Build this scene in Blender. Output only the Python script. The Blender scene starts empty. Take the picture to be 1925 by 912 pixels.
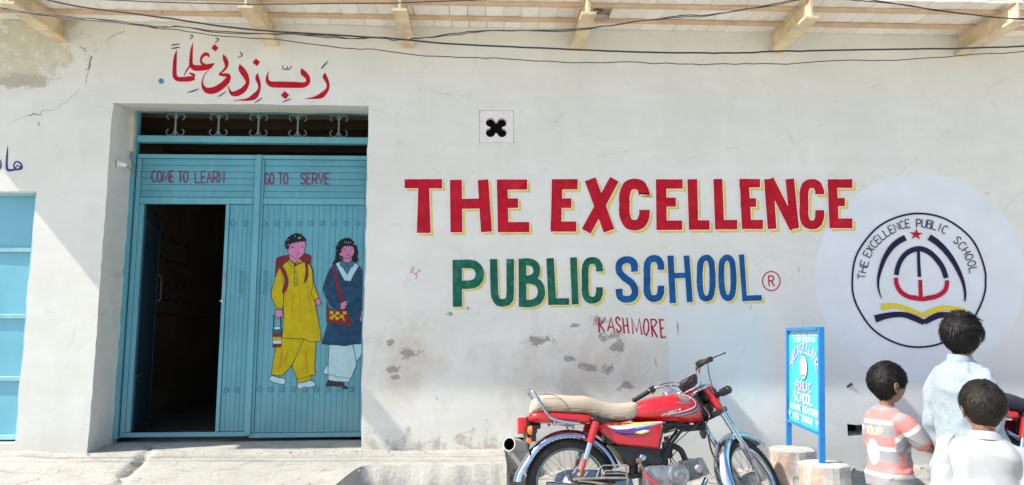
import bpy, bmesh, math, random
import numpy as np
from mathutils import Vector, Matrix, noise
from mathutils.geometry import tessellate_polygon
from mathutils.bvhtree import BVHTree
rnd = random.Random(11)
SC = bpy.context.scene
COL = SC.collection
R = math.radians

# ------------------------------------------------------------------ camera, sky, sun, exposure
F_PX, HORIZ, YAW, ROLL = 1350.0, 630.0, R(2.75), R(-.2)
CAM = Vector((0, -5.25, 1.23))
_p = math.atan((HORIZ-456)/F_PX)
_fw = Vector((math.sin(YAW)*math.cos(_p), math.cos(YAW)*math.cos(_p), math.sin(_p)))
_r0 = Vector((math.cos(YAW), -math.sin(YAW), 0)); _u0 = _r0.cross(_fw)
_rt = _r0*math.cos(ROLL)+_u0*math.sin(ROLL); _up = -_r0*math.sin(ROLL)+_u0*math.cos(ROLL)
cd = bpy.data.cameras.new('camera'); co = bpy.data.objects.new('camera', cd); COL.objects.link(co)
cd.sensor_width = 36; cd.lens = F_PX/1925*36; cd.clip_start = .05; cd.clip_end = 500
m = Matrix.Identity(4)
for i in range(3):
    m[i][0] = _rt[i]; m[i][1] = _up[i]; m[i][2] = -_fw[i]; m[i][3] = CAM[i]
co.matrix_world = m
SC.camera = co
SUN_SRC = Vector((-.85, -.205, 1.0)).normalized()
w = bpy.data.worlds.new('World'); SC.world = w; w.use_nodes = True
nt = w.node_tree; bg = nt.nodes['Background']
sky = nt.nodes.new('ShaderNodeTexSky'); sky.sky_type = 'NISHITA'; sky.sun_disc = False
sky.sun_elevation = math.asin(SUN_SRC.z); sky.sun_rotation = math.atan2(SUN_SRC.x, SUN_SRC.y)
sky.air_density = 1.0; sky.dust_density = 1.7; sky.ozone_density = 1.0
nt.links.new(sky.outputs[0], bg.inputs[0]); bg.inputs[1].default_value = .11
ld = bpy.data.lights.new('sun', 'SUN'); lo = bpy.data.objects.new('sun', ld); COL.objects.link(lo)
ld.energy = 3.3; ld.angle = R(.55); ld.color = (1, .955, .86)
lo.rotation_euler = SUN_SRC.to_track_quat('Z', 'Y').to_euler()
SC.view_settings.view_transform = 'Standard'; SC.view_settings.look = 'None'
SC.view_settings.exposure = 1.12
SC.render.resolution_x = 1024; SC.render.resolution_y = 485
SC.cycles.max_bounces = 8; SC.cycles.diffuse_bounces = 5; SC.cycles.use_denoising = True

def ray(px, py): return _fw*F_PX + _rt*(px-962.5) - _up*(py-456)
def at_y(px, py, Y):                                   # pixel of the photograph -> point of the upright plane y = Y
    d = ray(px, py); return CAM + d*((Y-CAM.y)/d.y)
def at_z(px, py, Z):
    d = ray(px, py); return CAM + d*((Z-CAM.z)/d.z)
def on_plane(px, py, p0, n):
    d = ray(px, py); return CAM + d*((p0-CAM).dot(n)/d.dot(n))

# ------------------------------------------------------------------ materials
class N:
    def __init__(s, name):
        s.m = bpy.data.materials.new(name); s.m.use_nodes = True; s.t = s.m.node_tree
        s.b = s.t.nodes['Principled BSDF']
    def n(s, k, **kw):
        x = s.t.nodes.new(k)
        for a, v in kw.items(): setattr(x, a, v)
        return x
    def put(s, sock, v):
        if isinstance(v, bpy.types.NodeSocket): s.t.links.new(v, sock)
        elif isinstance(v, (tuple, list)) and sock.type == 'RGBA' and len(v) == 3: sock.default_value = (*v, 1)
        else: sock.default_value = v
    def math(s, op, a, b=0, c=0, clamp=False):
        x = s.n('ShaderNodeMath', operation=op, use_clamp=clamp)
        s.put(x.inputs[0], a); s.put(x.inputs[1], b); s.put(x.inputs[2], c); return x.outputs[0]
    def coord(s, which='Object', scale=(1, 1, 1)):
        c = s.n('ShaderNodeTexCoord').outputs[which]
        if scale == (1, 1, 1): return c
        mp = s.n('ShaderNodeMapping'); s.put(mp.inputs[0], c); mp.inputs['Scale'].default_value = scale; return mp.outputs[0]
    def noise(s, vec, scale, detail=4, rough=.55, dist=0, out=0):
        x = s.n('ShaderNodeTexNoise'); s.put(x.inputs['Vector'], vec); x.inputs['Scale'].default_value = scale
        x.inputs['Detail'].default_value = detail; x.inputs['Roughness'].default_value = rough; x.inputs['Distortion'].default_value = dist
        return x.outputs[out]
    def voronoi(s, vec, scale, feature='F1', out=0):
        x = s.n('ShaderNodeTexVoronoi', feature=feature); s.put(x.inputs['Vector'], vec); x.inputs['Scale'].default_value = scale; return x.outputs[out]
    def rng(s, v, a, b, c=0., d=1., smooth=False):
        x = s.n('ShaderNodeMapRange'); x.interpolation_type = 'SMOOTHSTEP' if smooth else 'LINEAR'
        s.put(x.inputs[0], v)
        for i, q in enumerate((a, b, c, d)): s.put(x.inputs[i+1], q)
        return x.outputs[0]
    def mix(s, f, a, b, mode='MIX'):
        x = s.n('ShaderNodeMix', data_type='RGBA', blend_type=mode)
        s.put(x.inputs[0], f); s.put(x.inputs[6], a); s.put(x.inputs[7], b); return x.outputs[2]
    def sep(s, v):
        x = s.n('ShaderNodeSeparateXYZ'); s.put(x.inputs[0], v); return x.outputs
    def bump(s, h, strength=.3, dist=.01, normal=None):
        x = s.n('ShaderNodeBump'); s.put(x.inputs['Height'], h); x.inputs['Strength'].default_value = strength
        x.inputs['Distance'].default_value = dist
        if normal is not None: s.put(x.inputs['Normal'], normal)
        return x.outputs[0]
    def set(s, color=None, rough=None, metal=None, normal=None, coat=None, spec=None):
        for k, v in (('Base Color', color), ('Roughness', rough), ('Metallic', metal), ('Normal', normal), ('Coat Weight', coat), ('Specular IOR Level', spec)):
            if v is not None: s.put(s.b.inputs[k], v)
        return s.m
MATS = {}
def pm(name, col, rough=.6, metal=0., var=.12, scale=6., bump=.0, bscale=80., coat=0., spec=None, dirt=None, dscale=5., damt=.5, bdist=.004, stretch=(1, 1, 1)):
    if name in MATS: return MATS[name]
    k = N(name); c = k.coord('Object', stretch)
    f = k.noise(c, scale, 5, .6)
    colr = k.mix(k.rng(f, .3, .7), tuple(x*(1-var) for x in col), tuple(min(1, x*(1+var)) for x in col))
    if dirt:
        g = k.noise(c, dscale, 6, .7)
        colr = k.mix(k.rng(g, .5, .72, 0, damt), colr, dirt)
    rr = k.rng(f, .3, .7, max(0, rough-.06), min(1, rough+.08))
    nrm = k.bump(k.noise(c, bscale, 4, .6), bump, bdist) if bump else None
    MATS[name] = k.set(colr, rr, metal, nrm, coat, spec)
    return MATS[name]

# ------------------------------------------------------------------ mesh helpers
WM = {}                                                   # world matrix of each Empty we make
def wmat(o):
    return WM.get(o.name, Matrix.Identity(4)) if o else Matrix.Identity(4)
class MB:
    def __init__(s): s.v = []; s.f = []; s.mi = []; s.k = 0; s.M = None; s.sm = []
    def add(s, vs, fs, smooth=False):
        n = len(s.v)
        if s.M is not None: vs = [s.M @ Vector(p) for p in vs]
        s.v += [tuple(p) for p in vs]; s.f += [tuple(i+n for i in f) for f in fs]; s.mi += [s.k]*len(fs); s.sm += [smooth]*len(fs)
        return s
    def box(s, a, b, jit=0):
        (x0, y0, z0), (x1, y1, z1) = a, b
        vs = [(x0, y0, z0), (x1, y0, z0), (x1, y1, z0), (x0, y1, z0), (x0, y0, z1), (x1, y0, z1), (x1, y1, z1), (x0, y1, z1)]
        if jit: vs = [tuple(c+rnd.uniform(-jit, jit) for c in p) for p in vs]
        return s.add(vs, [(3, 2, 1, 0), (4, 5, 6, 7), (0, 1, 5, 4), (1, 2, 6, 5), (2, 3, 7, 6), (3, 0, 4, 7)])
    def cbox(s, c, d, bev=0, M=None):                    # centred box, edges chamfered by bev
        bm = bmesh.new(); bmesh.ops.create_cube(bm, size=1)
        bmesh.ops.scale(bm, vec=d, verts=bm.verts)
        if bev: bmesh.ops.bevel(bm, geom=list(bm.edges), offset=bev, segments=2, affect='EDGES', profile=.6)
        T = Matrix.Translation(c) @ (M or Matrix.Identity(4))
        vs = [T @ v.co for v in bm.verts]; bm.verts.index_update()
        fs = [tuple(v.index for v in f.verts) for f in bm.faces]; bm.free()
        return s.add(vs, fs, bool(bev))
    def tube(s, pts, rad, seg=8, cap=True, closed=False, flat=None):   # flat=(a,b): elliptical section scale
        pts = [Vector(p) for p in pts]; n = len(pts)
        rad = rad if isinstance(rad, (list, tuple)) else [rad]*n
        vs = []; fs = []; up = None
        for i, p in enumerate(pts):
            if closed: t = pts[(i+1) % n]-pts[i-1]
            else: t = pts[min(i+1, n-1)]-pts[max(i-1, 0)]
            t = t.normalized() if t.length > 1e-9 else Vector((0, 0, 1))
            if up is None: up = Vector((0, 0, 1)) if abs(t.z) < .9 else Vector((0, 1, 0))
            a = t.cross(up)
            a = a.normalized() if a.length > 1e-6 else t.orthogonal().normalized()
            b = a.cross(t).normalized(); up = b
            fa, fb = flat or (1, 1)
            for j in range(seg):
                g = 2*math.pi*j/seg; vs.append(p+a*math.cos(g)*rad[i]*fa+b*math.sin(g)*rad[i]*fb)
        m_ = n if closed else n-1
        for i in range(m_):
            for j in range(seg):
                k = (i+1) % n
                fs.append((i*seg+j, i*seg+(j+1) % seg, k*seg+(j+1) % seg, k*seg+j))
        if cap and not closed: fs += [tuple(reversed(range(seg))), tuple(range((n-1)*seg, n*seg))]
        return s.add(vs, [tuple(reversed(f)) for f in fs], True)
    def lathe(s, prof, M=None, seg=24, cap=True):        # prof [(r, z)] about local z
        vs = []; fs = []
        for r_, z in prof:
            for j in range(seg):
                g = 2*math.pi*j/seg; vs.append(Vector((r_*math.cos(g), r_*math.sin(g), z)))
        for i in range(len(prof)-1):
            for j in range(seg): fs.append((i*seg+j, i*seg+(j+1) % seg, (i+1)*seg+(j+1) % seg, (i+1)*seg+j))
        if cap: fs += [tuple(reversed(range(seg))), tuple(range((len(prof)-1)*seg, len(prof)*seg))]
        if M is not None: vs = [M @ p for p in vs]
        return s.add(vs, fs, True)
    def prism(s, poly, y0, y1, M=None, axis='y'):        # polygon in (x,z), extruded along y
        n = len(poly)
        if axis == 'y': vs = [(p[0], y0, p[1]) for p in poly]+[(p[0], y1, p[1]) for p in poly]
        else: vs = [(p[0], p[1], y0) for p in poly]+[(p[0], p[1], y1) for p in poly]
        if M is not None: vs = [M @ Vector(p) for p in vs]
        t = tessellate_polygon([[Vector((p[0], p[1], 0)) for p in poly]])
        fs = [tuple(a) for a in t]+[tuple(i+n for i in reversed(a)) for a in t]+[(i, (i+1) % n, n+(i+1) % n, n+i) for i in range(n)]
        return s.add(vs, fs)
    def build(s, name, mats, parent=None, local=False, recalc=True, origin=None):
        me = bpy.data.meshes.new(name)
        M = Matrix.Identity(4) if local else wmat(parent).inverted()
        o_ = Vector(origin) if origin is not None else None
        vs = [M @ Vector(p) for p in s.v] if M != Matrix.Identity(4) else s.v
        if o_ is not None: vs = [Vector(p)-o_ for p in vs]
        me.from_pydata([tuple(p) for p in vs], [], s.f)
        mats = mats if isinstance(mats, (list, tuple)) else [mats]
        for q in mats: me.materials.append(q)
        me.polygons.foreach_set('material_index', s.mi); me.polygons.foreach_set('use_smooth', s.sm)
        if recalc:
            bm = bmesh.new(); bm.from_mesh(me); bmesh.ops.recalc_face_normals(bm, faces=bm.faces); bm.to_mesh(me); bm.free()
        me.update()
        if any(s.sm):
            try: me.set_sharp_from_angle(angle=R(40))
            except Exception: pass
        o = bpy.data.objects.new(name, me); COL.objects.link(o)
        if o_ is not None: o.location = o_
        if parent: o.parent = parent
        if parent and parent.name in WM: WM[o.name] = WM[parent.name]
        return o
def tag(o, label=None, cat=None, group=None, kind=None):
    for k, v in (('label', label), ('category', cat), ('group', group), ('kind', kind)):
        if v: o[k] = v
    return o
def empty(name, loc=(0, 0, 0), rot=None, **kw):
    o = bpy.data.objects.new(name, None); COL.objects.link(o); o.empty_display_size = .1
    M = Matrix.Translation(loc) @ (rot.to_4x4() if rot else Matrix.Identity(4))
    o.matrix_world = M; WM[o.name] = M
    o.location = loc
    if rot: o.rotation_euler = rot.to_euler()
    return tag(o, **kw)
def copy_tree(o, parent=None):
    c = o.copy(); COL.objects.link(c); c.parent = parent
    for ch in [x for x in list(COL.objects) if x.parent == o]: copy_tree(ch, c)
    return c

# ------------------------------------------------------------------ painted strokes (hand lettering)
def smooth_line(pts, closed=False, sub=6):               # Catmull-Rom; pts carry any number of numbers
    P = [tuple(map(float, p)) for p in pts]; n = len(P); out = []
    for i in range(n if closed else n-1):
        if closed: a, b, c, d = P[i-1], P[i], P[(i+1) % n], P[(i+2) % n]
        else: a, b, c, d = P[max(i-1, 0)], P[i], P[i+1], P[min(i+2, n-1)]
        for k in range(sub):
            t = k/sub
            out.append(tuple(.5*((2*q1)+(-q0+q2)*t+(2*q0-5*q1+4*q2-q3)*t*t+(-q0+3*q1-3*q2+q3)*t**3) for q0, q1, q2, q3 in zip(a, b, c, d)))
    if not closed: out.append(P[-1])
    return out
def strip(pts, closed=False, ext=0., grow=0., wob=0.):   # pts (x, y, width) -> left, right sides
    n = len(pts); L = []; Rr = []
    P = [Vector((p[0], p[1])) for p in pts]; W = [(p[2]+grow)/2 for p in pts]
    if ext and not closed:
        d0 = (P[0]-P[1]).normalized(); d1 = (P[-1]-P[-2]).normalized()
        P[0] = P[0]+d0*ext; P[-1] = P[-1]+d1*ext
    for i in range(n):
        a = P[i-1] if (i > 0 or closed) else None; b = P[(i+1) % n] if (i < n-1 or closed) else None
        if a is None: t = (b-P[i]).normalized(); nn = Vector((-t.y, t.x)); k = 1
        elif b is None: t = (P[i]-a).normalized(); nn = Vector((-t.y, t.x)); k = 1
        else:
            t1 = (P[i]-a).normalized(); t2 = (b-P[i]).normalized()
            nn = Vector((-t1.y-t2.y, t1.x+t2.x))
            nn = nn.normalized() if nn.length > 1e-6 else Vector((-t1.y, t1.x))
            k = min(1/max(nn.dot(Vector((-t1.y, t1.x))), .35), 1.8)
        ww = W[i]+(rnd.uniform(-wob, wob) if wob else 0)
        L.append(P[i]+nn*ww*k); Rr.append(P[i]-nn*ww*k)
    return L, Rr
class Painter:
    """collects flat paint on a surface; mp(u, v, h) -> point, h = height of the coat over the surface"""
    def __init__(s, mp): s.mp = mp; s.mb = MB(); s.h = .0010
    def stroke(s, pts, width=None, smooth=False, closed=False, ext=0., grow=0., shift=(0, 0), mat=0, wob=0., h=None, sub=6):
        q = [(p[0]+shift[0], p[1]+shift[1], p[2] if len(p) > 2 else width) for p in pts]
        if smooth: q = smooth_line(q, closed, sub)
        L, Rr = strip(q, closed, ext, grow, wob)
        if h is None: s.h += .00006; h = s.h
        n = len(L); vs = [s.mp(p.x, p.y, h) for p in L]+[s.mp(p.x, p.y, h) for p in Rr]
        m_ = n if closed else n-1
        s.mb.k = mat
        s.mb.add(vs, [(i, (i+1) % n, n+(i+1) % n, n+i) for i in range(m_)])
    def fill(s, poly, mat=0, outline=None, ow=1.2, smooth=False, h=None, sub=5, omat=None):
        P = [tuple(p[:2]) for p in poly]
        if smooth: P = smooth_line(P, True, sub)
        if h is None: s.h += .00008; h = s.h
        t = tessellate_polygon([[Vector((p[0], p[1], 0)) for p in P]])
        s.mb.k = mat
        s.mb.add([s.mp(p[0], p[1], h) for p in P], [tuple(a) for a in t])
        if outline is not None: s.stroke(P, ow, closed=True, mat=outline)
    def dot(s, x, y, r_, mat=0, n=14, ry=None):
        ry = ry or r_
        s.fill([(x+r_*math.cos(2*math.pi*i/n), y+ry*math.sin(2*math.pi*i/n)) for i in range(n)], mat)
    def build(s, name, mats, parent=None, **kw): return s.mb.build(name, mats, parent, recalc=False, **kw)
# single-stroke capitals, x 0..1, y 0 (top) .. 1 (bottom); each stroke a list of points, 's' = curved
def _arc(cx, cy, rx, ry, a0, a1, n=10):
    return [(cx+rx*math.cos(R(a0+(a1-a0)*i/n)), cy+ry*math.sin(R(a0+(a1-a0)*i/n))) for i in range(n+1)]
FONT = {
 'A': [[(0, 1), (.5, 0), (1, 1)], [(.2, .62), (.8, .62)]],
 'B': [[(0, 0), (0, 1)], [(0, 0)]+_arc(.55, .24, .38, .24, -90, 90)+[(0, .48)], [(.05, .48)]+_arc(.6, .74, .4, .26, -90, 90)+[(0, 1)]],
 'C': [_arc(.55, .5, .52, .5, -45, -315, 16)],
 'D': [[(0, 0), (0, 1)], [(0, 0)]+_arc(.45, .5, .55, .5, -90, 90, 12)+[(0, 1)]],
 'E': [[(1, 0), (0, 0), (0, 1), (1, 1)], [(0, .48), (.8, .48)]],
 'F': [[(1, 0), (0, 0), (0, 1)], [(0, .48), (.8, .48)]],
 'G': [_arc(.55, .5, .52, .5, -45, -330, 16)+[(1, .55), (.6, .55)]],
 'H': [[(0, 0), (0, 1)], [(1, 0), (1, 1)], [(0, .5), (1, .5)]],
 'I': [[(.5, 0), (.5, 1)]],
 'J': [[(.8, 0), (.8, .75)]+_arc(.4, .75, .4, .25, 0, 150, 8)],
 'K': [[(0, 0), (0, 1)], [(1, 0), (.05, .55)], [(.25, .42), (1, 1)]],
 'L': [[(0, 0), (0, 1), (1, 1)]],
 'M': [[(0, 1), (.08, 0), (.5, .85), (.92, 0), (1, 1)]],
 'N': [[(0, 1), (0, 0), (1, 1), (1, 0)]],
 'O': [_arc(.5, .5, .5, .5, -90, 262, 20)+[(.5, 0)]],
 'P': [[(0, 1), (0, 0)]+_arc(.5, .28, .48, .28, -90, 90)+[(0, .56)]],
 'R': [[(0, 1), (0, 0)]+_arc(.5, .27, .48, .27, -90, 90)+[(0, .54)], [(.4, .54), (1, 1)]],
 'S': [smooth_line([(.95, .16), (.55, 0), (.08, .2), (.35, .44), (.75, .58), (.95, .8), (.5, 1), (.03, .84)])],
 'T': [[(0, 0), (1, 0)], [(.5, 0), (.5, 1)]],
 'U': [[(0, 0), (0, .7)]+_arc(.5, .7, .5, .3, 180, 0, 10)+[(1, 0)]],
 'V': [[(0, 0), (.5, 1), (1, 0)]],
 'W': [[(0, 0), (.25, 1), (.5, .2), (.75, 1), (1, 0)]],
 'X': [[(0, 0), (1, 1)], [(1, 0), (0, 1)]],
 'Y': [[(0, 0), (.5, .5), (1, 0)], [(.5, .5), (.5, 1)]],
 '0': [_arc(.5, .5, .5, .5, -90, 262, 16)+[(.5, 0)]],
 '1': [[(.2, .2), (.55, 0), (.55, 1)]],
 '2': [smooth_line([(.05, .2), (.5, 0), (.95, .25), (.5, .65), (0, 1)])+[(1, 1)]],
 '3': [smooth_line([(.05, .1), (.6, 0), (.9, .25), (.4, .46)]), smooth_line([(.4, .46), (1, .7), (.5, 1), (0, .88)])],
 '5': [[(.95, 0), (.1, 0), (.05, .42)]+smooth_line([(.05, .42), (.6, .36), (1, .7), (.5, 1), (0, .9)])],
 '6': [smooth_line([(.9, .05), (.3, .2), (.02, .65), (.5, 1), (.95, .7), (.5, .45), (.05, .65)])],
 '7': [[(0, 0), (1, 0), (.35, 1)]],
 '8': [_arc(.5, .25, .4, .25, 90, 442, 14), _arc(.5, .74, .5, .26, -90, 262, 14)],
 '9': [smooth_line([(.95, .35), (.5, .55), (.05, .28), (.5, 0), (.95, .35), (.85, .75), (.5, 1)])],
}
def glyph(pt, ch, f, width, mat=0, wob=0.):               # f maps (x, y) of the glyph box to (u, v)
    for st in FONT[ch]:
        pt.stroke([f(x, y) for x, y in st], width, mat=mat, wob=wob)
# ------------------------------------------------------------------ the wall
ZC = 3.566; ROOF_Y = -.566; ROOF_X0 = -4.42
GX0, GX1, GZ0, GZ1 = -2.69, -.82, .0, 2.938         # gateway opening
LX0, LX1, LZ0, LZ1 = -4.3, -3.185, .0, 2.27         # left doorway
GY = .36                                             # how far the gate stands back
def wall_material():
    k = N('painted_plaster'); c = k.coord('Object'); X, Y, Z = k.sep(c)
    n1 = k.noise(c, 1.1, 5, .6); n2 = k.noise(c, 6, 6, .65); n3 = k.noise(c, 28, 5, .7); n4 = k.noise(c, 3.2, 8, .72, .3)
    col = k.mix(k.rng(n1, .35, .65), (.70, .69, .63), (.76, .75, .69))
    col = k.mix(k.rng(n2, .45, .75, 0, .35), col, (.63, .62, .585))
    n5 = k.noise(k.coord('Object', (1, 1, .22)), 4.5, 6, .65, .2); n6 = k.noise(k.coord('Object', (.3, 1, 1)), 7, 5, .6)
    col = k.mix(k.rng(n5, .44, .70, 0, .30), col, (.62, .61, .57)); col = k.mix(k.rng(n6, .50, .66, 0, .45), col, (.79, .785, .75))
    hl = k.rng(k.voronoi(c, 1.3, 'DISTANCE_TO_EDGE'), .006, .001)
    hl = k.math('MULTIPLY', hl, k.rng(n2, .50, .60)); col = k.mix(k.math('MULTIPLY', hl, .35), col, (.40, .38, .34))
    # a cooler repainted field on the right
    rep = k.math('MULTIPLY', k.rng(k.math('ADD', X, k.math('MULTIPLY', n3, .02)), 1.395, 1.405), k.rng(Z, 1.9, 1.35, 0, 1, True))
    col = k.mix(k.math('MULTIPLY', rep, .45), col, (.71, .725, .76))
    def blob(x, z, rx, rz):
        dx = k.math('DIVIDE', k.math('SUBTRACT', X, x), rx); dz = k.math('DIVIDE', k.math('SUBTRACT', Z, z), rz)
        d = k.math('SQRT', k.math('ADD', k.math('MULTIPLY', dx, dx), k.math('MULTIPLY', dz, dz)))
        return k.math('SUBTRACT', 1, d, clamp=True)
    def B(px, py, rx, ry): p = at_y(px, py, 0); return blob(p.x, p.z, rx/257, ry/257)
    def F_(px, py, rx, ry): return B(px, py, rx*.8, ry*1.05)
    def union(bs):
        r_ = bs[0]
        for b in bs[1:]: r_ = k.math('MAXIMUM', r_, b)
        return r_
    # old lime stains top left
    st = union([B(20, 100, 190, 95), B(70, 60, 130, 60), B(30, 140, 150, 40)])
    nA = k.noise(c, 7.5, 10, .72, .5); nB = k.noise(c, 13, 9, .75)
    s1 = k.rng(k.math('ADD', st, k.math('MULTIPLY', k.math('SUBTRACT', nA, .5), 2.6)), .40, .50)
    col = k.mix(k.math('MULTIPLY', s1, .62), col, k.mix(k.rng(nB, .42, .58), (.47, .43, .25), (.60, .57, .42)))
    sw = k.math('MULTIPLY', k.rng(st, .05, .3), k.rng(nB, .56, .60)); col = k.mix(k.math('MULTIPLY', sw, .6), col, (.74, .73, .69))
    s2 = k.rng(k.math('ADD', B(40, 152, 110, 30), k.math('MULTIPLY', k.math('SUBTRACT', nB, .5), 2.4)), .45, .62)
    col = k.mix(k.math('MULTIPLY', s2, .55), col, (.34, .31, .25))
    # warm weathering low on the wall
    wv = union([B(1120, 690, 330, 150), B(760, 690, 160, 130)])
    s3 = k.rng(k.math('ADD', wv, k.math('MULTIPLY', k.math('SUBTRACT', n4, .5), 2.6)), .35, .95)
    s3 = k.math('MULTIPLY', s3, k.rng(X, 1.40, 1.395))
    col = k.mix(k.math('MULTIPLY', s3, .6), col, (.56, .48, .39))
    # flaked plaster
    fl = union([F_(768, 664, 44, 20), F_(735, 645, 14, 12), F_(738, 694, 30, 12), F_(742, 709, 22, 8), F_(1125, 605, 36, 20), F_(1150, 632, 48, 20), F_(1158, 655, 34, 22),
                F_(1072, 674, 26, 9), F_(1110, 690, 50, 14), F_(1140, 695, 40, 14), F_(1085, 612, 22, 8), F_(845, 590, 20, 7), F_(880, 578, 14, 7), F_(1175, 725, 44, 16), F_(1010, 640, 70, 16)])
    fs = k.math('ADD', k.math('MULTIPLY', fl, .8), k.math('ADD', k.math('MULTIPLY', k.math('SUBTRACT', k.noise(c, 13, 8, .7, .3), .5), 2.4), k.math('MULTIPLY', k.math('SUBTRACT', k.noise(c, 60, 6, .7), .5), 1.6)))
    s4 = k.rng(fs, .50, .54); s4 = k.math('MULTIPLY', s4, k.rng(fl, .02, .12))
    col = k.mix(s4, col, k.mix(n3, (.25, .215, .195), (.46, .42, .385)))
    # earth splashed along the base
    base = k.rng(k.math('ADD', Z, k.math('MULTIPLY', k.math('SUBTRACT', n4, .5), .5)), .62, .40)
    col = k.mix(k.math('MULTIPLY', base, .35), col, (.60, .57, .50))
    crust = k.math('MULTIPLY', k.rng(k.math('ADD', k.math('MULTIPLY', k.math('SUBTRACT', nA, .5), .9), Z), .52, .46), k.math('MULTIPLY', k.rng(X, -.9, -.7), k.rng(X, .5, .1)))
    crust = k.math('MULTIPLY', crust, k.rng(nB, .44, .54)); col = k.mix(k.math('MULTIPLY', crust, .75), col, (.40, .35, .28))
    spk = k.rng(k.voronoi(c, 9), .025, .012); col = k.mix(k.math('MULTIPLY', spk, k.rng(n1, .5, .6, 0, .8)), col, (.35, .32, .3))
    b1 = k.bump(k.noise(c, 5, 3, .5), .35, .012)
    b2 = k.bump(k.noise(c, 70, 6, .7), .22, .003, b1)
    b3 = k.bump(k.math('MULTIPLY', k.math('MAXIMUM', s4, k.math('MULTIPLY', s1, .25)), -1), .6, .006, b2)
    return k.set(col, .85, 0, b3, spec=.25)
M_WALL = wall_material()
M_BEAM = pm('ochre_paint', (.68, .55, .36), .65, 0, .25, 6, .5, 50, dirt=(.45, .36, .24), dscale=8, damt=.5)
M_BATTEN = pm('batten_paint', (.62, .45, .30), .7, 0, .15, 7, .2, 60)
M_TILE = [pm('whitewashed_tile_%s' % n_, c_, .85, 0, .1, 9, .35, 40, dirt=(.5, .47, .42), dscale=6, damt=.5) for n_, c_ in (('a', (.84, .82, .76)), ('b', (.88, .86, .81)), ('c', (.80, .77, .71)))]
M_CONC = pm('roof_concrete', (.5, .47, .42), .9, 0, .2, 4, .5, 30)
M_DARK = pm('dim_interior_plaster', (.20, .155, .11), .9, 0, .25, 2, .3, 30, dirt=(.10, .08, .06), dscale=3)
school = empty('school_building', (0, 0, 0), label='long whitewashed school building with a deep tiled eave and painted school name', cat='building')

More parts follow.
